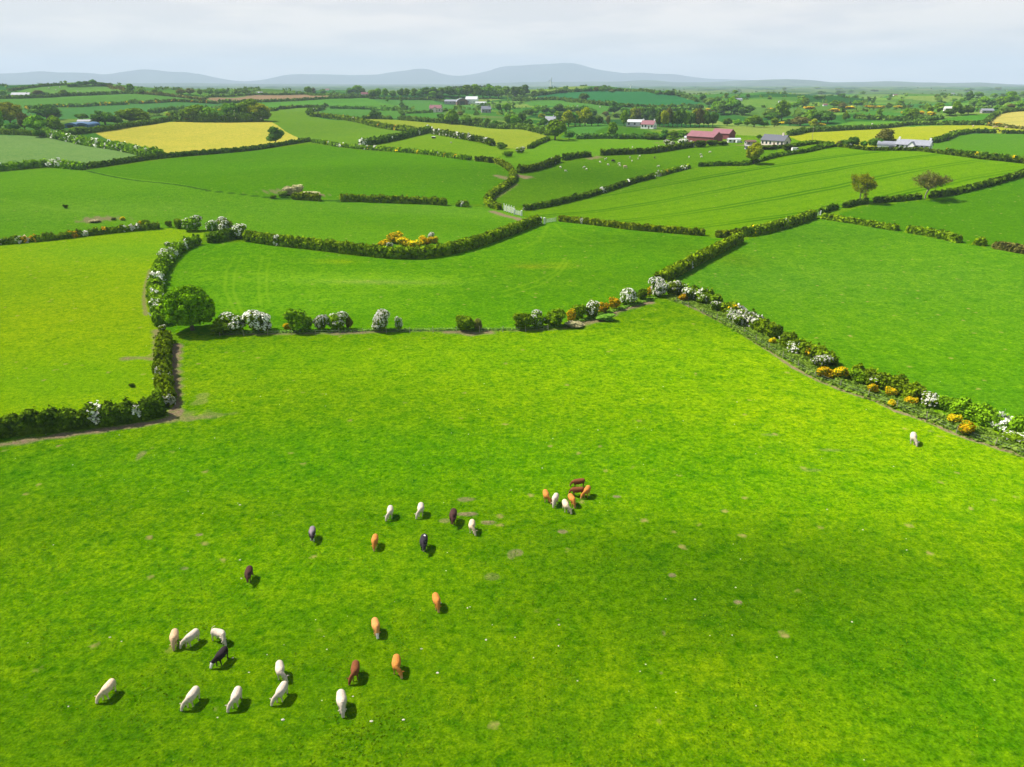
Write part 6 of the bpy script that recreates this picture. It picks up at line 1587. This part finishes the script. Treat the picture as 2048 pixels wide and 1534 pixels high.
for a in [((349, 1257), (347, 1296), 'tan', 'g0', 'tan cow, left one of the row of three above the black cow'),
    ((391, 1258), (363, 1291), 'white', 'gl', 'white cow in the middle of the row of three, muzzle beside the tan cow'),
    ((426, 1260), (448, 1286), 'white', 'bend', 'white cow with tail swung out left, rump beside the black cow'),
    ((450, 1292), (422, 1332), 'blackface', 'gl', 'black cow with a white face, between the white cows at lower left'),
    ((219, 1361), (199, 1397), 'cream', 'gl', 'cream cow standing furthest to the left of the herd'),
    ((392, 1372), (364, 1416), 'white', 'gl', 'big white cow grazing at lower left, directly below the black cow'),
    ((476, 1372), (456, 1419), 'white', 'gl', 'white cow second from the left in the lowest row'),
    ((558, 1320), (573, 1360), 'white', 'gr', 'white cow whose head touches the rump of another white cow below it'),
    ((569, 1362), (544, 1406), 'white', 'gl', 'white cow just below the one it nearly touches'),
    ((681, 1380), (686, 1430), 'white', 'g0', 'pure white cow standing lowest in the picture, left of the brown pair'),
    ((710, 1322), (700, 1362), 'brown', 'gl', 'reddish brown cow above the lowest white cow'),
    ((793, 1308), (803, 1352), 'orange', 'gr', 'orange cow furthest right in the lower group'),
    ((749, 1235), (755, 1272), 'orangewf', 'g0', 'light orange cow with white face, above the brown cow'),
    ((870, 1185), (877, 1220), 'orange', 'g0', 'orange cow alone in mid pasture, right of the light orange one'),
    ((499, 1131), (495, 1161), 'dark', 'w0', 'dark brown cow alone at the left, below the grey backed one'),
    ((625, 1052), (624, 1078), 'whiterump', 'w0', 'black cow with pale grey back and white legs, alone at upper left'),
    ((751, 1067), (748, 1098), 'orange', 'g0', 'orange cow in the middle band left of the black and white one'),
    ((849, 1068), (847, 1102), 'pied', 'w0', 'black cow with a white patch on its side'),
    ((780, 1011), (773, 1037), 'white', 'gl', 'white cow, left of the two at the top of the middle band'),
    ((842, 1005), (833, 1034), 'white', 'gl', 'white cow, right of the two at the top of the middle band'),
    ((908, 1018), (905, 1047), 'dark', 'w0', 'dark brown cow beside a bare scrape, in the middle band'),
    ((945, 1039), (950, 1066), 'cream', 'gr', 'cream cow at the right end of the middle band'),
    ((1092, 980), (1100, 1002), 'orange', 'gr', 'orange cow at the left end of the bunched group of seven'),
    ((1113, 986), (1107, 1011), 'white', 'g0', 'white cow second from left in the bunched group'),
    ((1130, 999), (1141, 1023), 'cream', 'gr', 'cream cow lowest in the bunched group'),
    ((1141, 988), (1148, 1011), 'orange', 'g0', 'orange cow behind the lowest cream cow of the bunched group'),
    ((1161, 974), (1144, 985), 'brown', 'gl', 'dark reddish cow in the centre of the bunched group'),
    ((1175, 972), (1165, 992), 'orange', 'gl', 'orange cow at the right end of the bunched group'),
    ((1164, 957), (1145, 969), 'brown', 'gl', 'reddish brown cow at the top of the bunched group'),
    ((1827, 866), (1834, 890), 'white', 'gr', 'white cow grazing all alone near the right hand bank')]:
    cow(*a, size=S_)
print('cow lengths', [round(float(v), 2) for v in COW_LOG])
# sheep
def sheep_mesh():
    b = MB()
    sweep(b, [(0, .52, .62, .10, .12), (0, .45, .62, .22, .23), (0, .1, .60, .29, .29), (0, -.25, .60, .26, .27), (0, -.45, .62, .12, .16)], 12)
    sweep(b, [(0, -.40, .60, .12, .15), (0, -.58, .42, .09, .11), (0, -.66, .25, .085, .09), (0, -.74, .12, .06, .055), (0, -.76, .08, .04, .03)], 10)
    for sg in (-1, 1):
        sweep(b, [(sg * .05, -.60, .34, .03, .03), (sg * .16, -.58, .33, .02, .04)], 6)
        for yy in (-.3, .38): sweep(b, [(sg * .13, yy, .5, .06, .07), (sg * .13, yy, .2, .035, .035), (sg * .13, yy, 0, .035, .04)], 8)
    me = bpy.data.meshes.new('d'); me.from_pydata(b.V, [], b.F)
    import bmesh
    bm = bmesh.new(); bm.from_mesh(me); bmesh.ops.recalc_face_normals(bm, faces=bm.faces); bm.to_mesh(me); bm.free()
    o = bpy.data.objects.new('draft', me); COL.objects.link(o)
    rm = o.modifiers.new('r', 'REMESH'); rm.mode = 'VOXEL'; rm.voxel_size = .03; rm.use_smooth_shade = True
    dg = bpy.context.evaluated_depsgraph_get(); dg.update()
    out = bpy.data.meshes.new_from_object(o.evaluated_get(dg)); out.name = 'sheep'
    bpy.data.objects.remove(o); return out
SM_ = sheep_mesh(); SM_.materials.append(CO['sheep'])
sr = np.random.default_rng(3)
def sheep(px, py, label, group, coat_='sheep', size=1.1, dmax=2300):
    p = P(px, py, dmax); o = link('sheep', SM_, loc=p); o.rotation_euler = (0, 0, sr.uniform(0, 6.28)); o.scale = (size,) * 3
    o.material_slots[0].link = 'OBJECT'; o.material_slots[0].material = CO[coat_]
    tag(o, label, 'sheep', group)
sl = sorted([(1121, 334.5), (1131, 342), (1168.5, 334.5), (1173, 338.5), (1200, 324), (1210, 319), (1213, 317), (1216, 329.5), (1238.5, 327), (1239.5, 331), (1260, 315), (1264, 322), (1276, 317.5), (1279.5, 312), (1317, 332.5), (1378, 314), (1401.5, 309), (1403, 313.5), (1420, 304)])
for i, (x, y) in enumerate(sl):
    sheep(x, y + 2, 'white sheep scattered in the sheep pasture, ' + nth(i, len(sl)), 'white sheep in the sheep pasture')
sheep(1226, 325, 'dark sheep among the white ones in the sheep pasture', None, 'sheepdark', 1.7)
sheep(1309, 317, 'small dark sheep right of centre in the sheep pasture', None, 'sheepdark', 1.2)
for i, (x, y) in enumerate([(1265, 296), (1318, 294)]): sheep(x, y, ['white sheep above the dark hedge, the left one', 'white sheep above the dark hedge, the right one'][i], 'sheep above the dark hedge')
sheep(902, 287, 'single pale sheep in the field right of the tiny shelter', None)
for i, (x, y) in enumerate([(1155, 214), (1200, 215.5), (1744, 251)]): sheep(x, y, ['pale cow-sized dot below the central hill, the left one', 'pale cow-sized dot below the central hill, the right one', 'pale animal in the green field below the far gorse'][i], None, 'sheep', 2.2)
for i, (x, y) in enumerate([(98, 178), (112, 181), (120, 176), (156, 185)]): sheep(x, y, 'tiny white sheep on the far left hill, ' + nth(i, 4), 'sheep on the far left hill', 'sheep', 2.4)
def far_cow(px, py, coat_, label, yaw, size=1.1):
    p = P(px, py); o = link('cow', CM['g0'], loc=p); o.rotation_euler = (0, 0, yaw); o.scale = (size,) * 3
    o.material_slots[0].link = 'OBJECT'; o.material_slots[0].material = CO[coat_]
    tag(o, label, 'cow', 'tiny cattle in the yellow field at the right')
fc = [(1904, 265, 'tan'), (1912, 264, 'white'), (1952, 262, 'dark'), (1974, 262, 'dark'), (1984, 263, 'brown'), (1995, 261, 'dark'), (1999, 264, 'dark'), (1988, 256, 'cream'), (1993, 256, 'tan'), (2012, 257, 'cream'), (1946, 254, 'cream')]
fc.sort()
for i, (x, y, c_) in enumerate(fc): far_cow(x, y, c_, f'tiny {dict(tan="tan", white="white", dark="dark", brown="brown", cream="cream")[c_]} cow in the yellow field at the right edge, {nth(i, len(fc))}', sr.uniform(0, 6.28))
fb = p = P(1250, 337); o = link('cow', CM['g0'], loc=p); o.rotation_euler = (0, 0, 2); o.scale = (1.1,) * 3; o.material_slots[0].link = 'OBJECT'; o.material_slots[0].material = CO['cream']; tag(o, 'single cream cow among the sheep', 'cow')

# small stones and droppings on the near pasture
def pebbles():
    r = np.random.default_rng(12); g = Geo()
    spots = [(137, 1413), (498, 1345), (940, 1214), (935, 1216), (480, 1010), (985, 1250), (972, 1280), (843, 1298), (1117, 1292), (1155, 1362), (1118, 1250), (1390, 1199), (875, 1346), (1030, 1275), (566, 1440), (743, 1443), (480, 1120), (483, 1157), (220, 1275), (243, 1283), (706, 1393), (807, 1440)]
    for i in range(60):
        a = math.radians(r.uniform(-36, 36)); d = r.uniform(38, 110); spots.append((math.sin(a) * d, math.cos(a) * d, 1))
    for s in spots:
        p = P(s[0], s[1]) if len(s) == 2 else np.array([s[0], s[1], gh(s[0], s[1])])
        k = r.uniform(.06, .13) if len(s) == 2 else r.uniform(.03, .08)
        V = CSV * (1 + .2 * np.sin(CSV[:, :1] * 7 + s[0])) * np.array([k, k * r.uniform(.6, 1), k * .5])
        g.add(V + p + np.array([0, 0, k * .2]), CSQ, 0, .5)
    tag(link('pebbles', g.mesh('pebbles', [simple('pale_stone', (.50, .46, .36), .9, .3, 2.0)])), 'scattered small pale stones in the near pasture', None, None, 'stuff')
pebbles()

# ------------------------------------------------------------------ haze
hz = MB().box(-20500, 20500, -20500, 20500, -60, 560).build('haze', WHITEP)
m, t, out = mat('haze_air')
pv = N(t, 'ShaderNodeVolumePrincipled')
pv.inputs['Density'].default_value = 1 / 11200.0
pv.inputs['Color'].default_value = (0.57, 0.68, 0.86, 1)
pv.inputs['Anisotropy'].default_value = 0.0
t.links.new(pv.outputs[0], out.inputs['Volume'])
hz.data.materials.clear(); hz.data.materials.append(m)
tag(hz, kind='stuff')
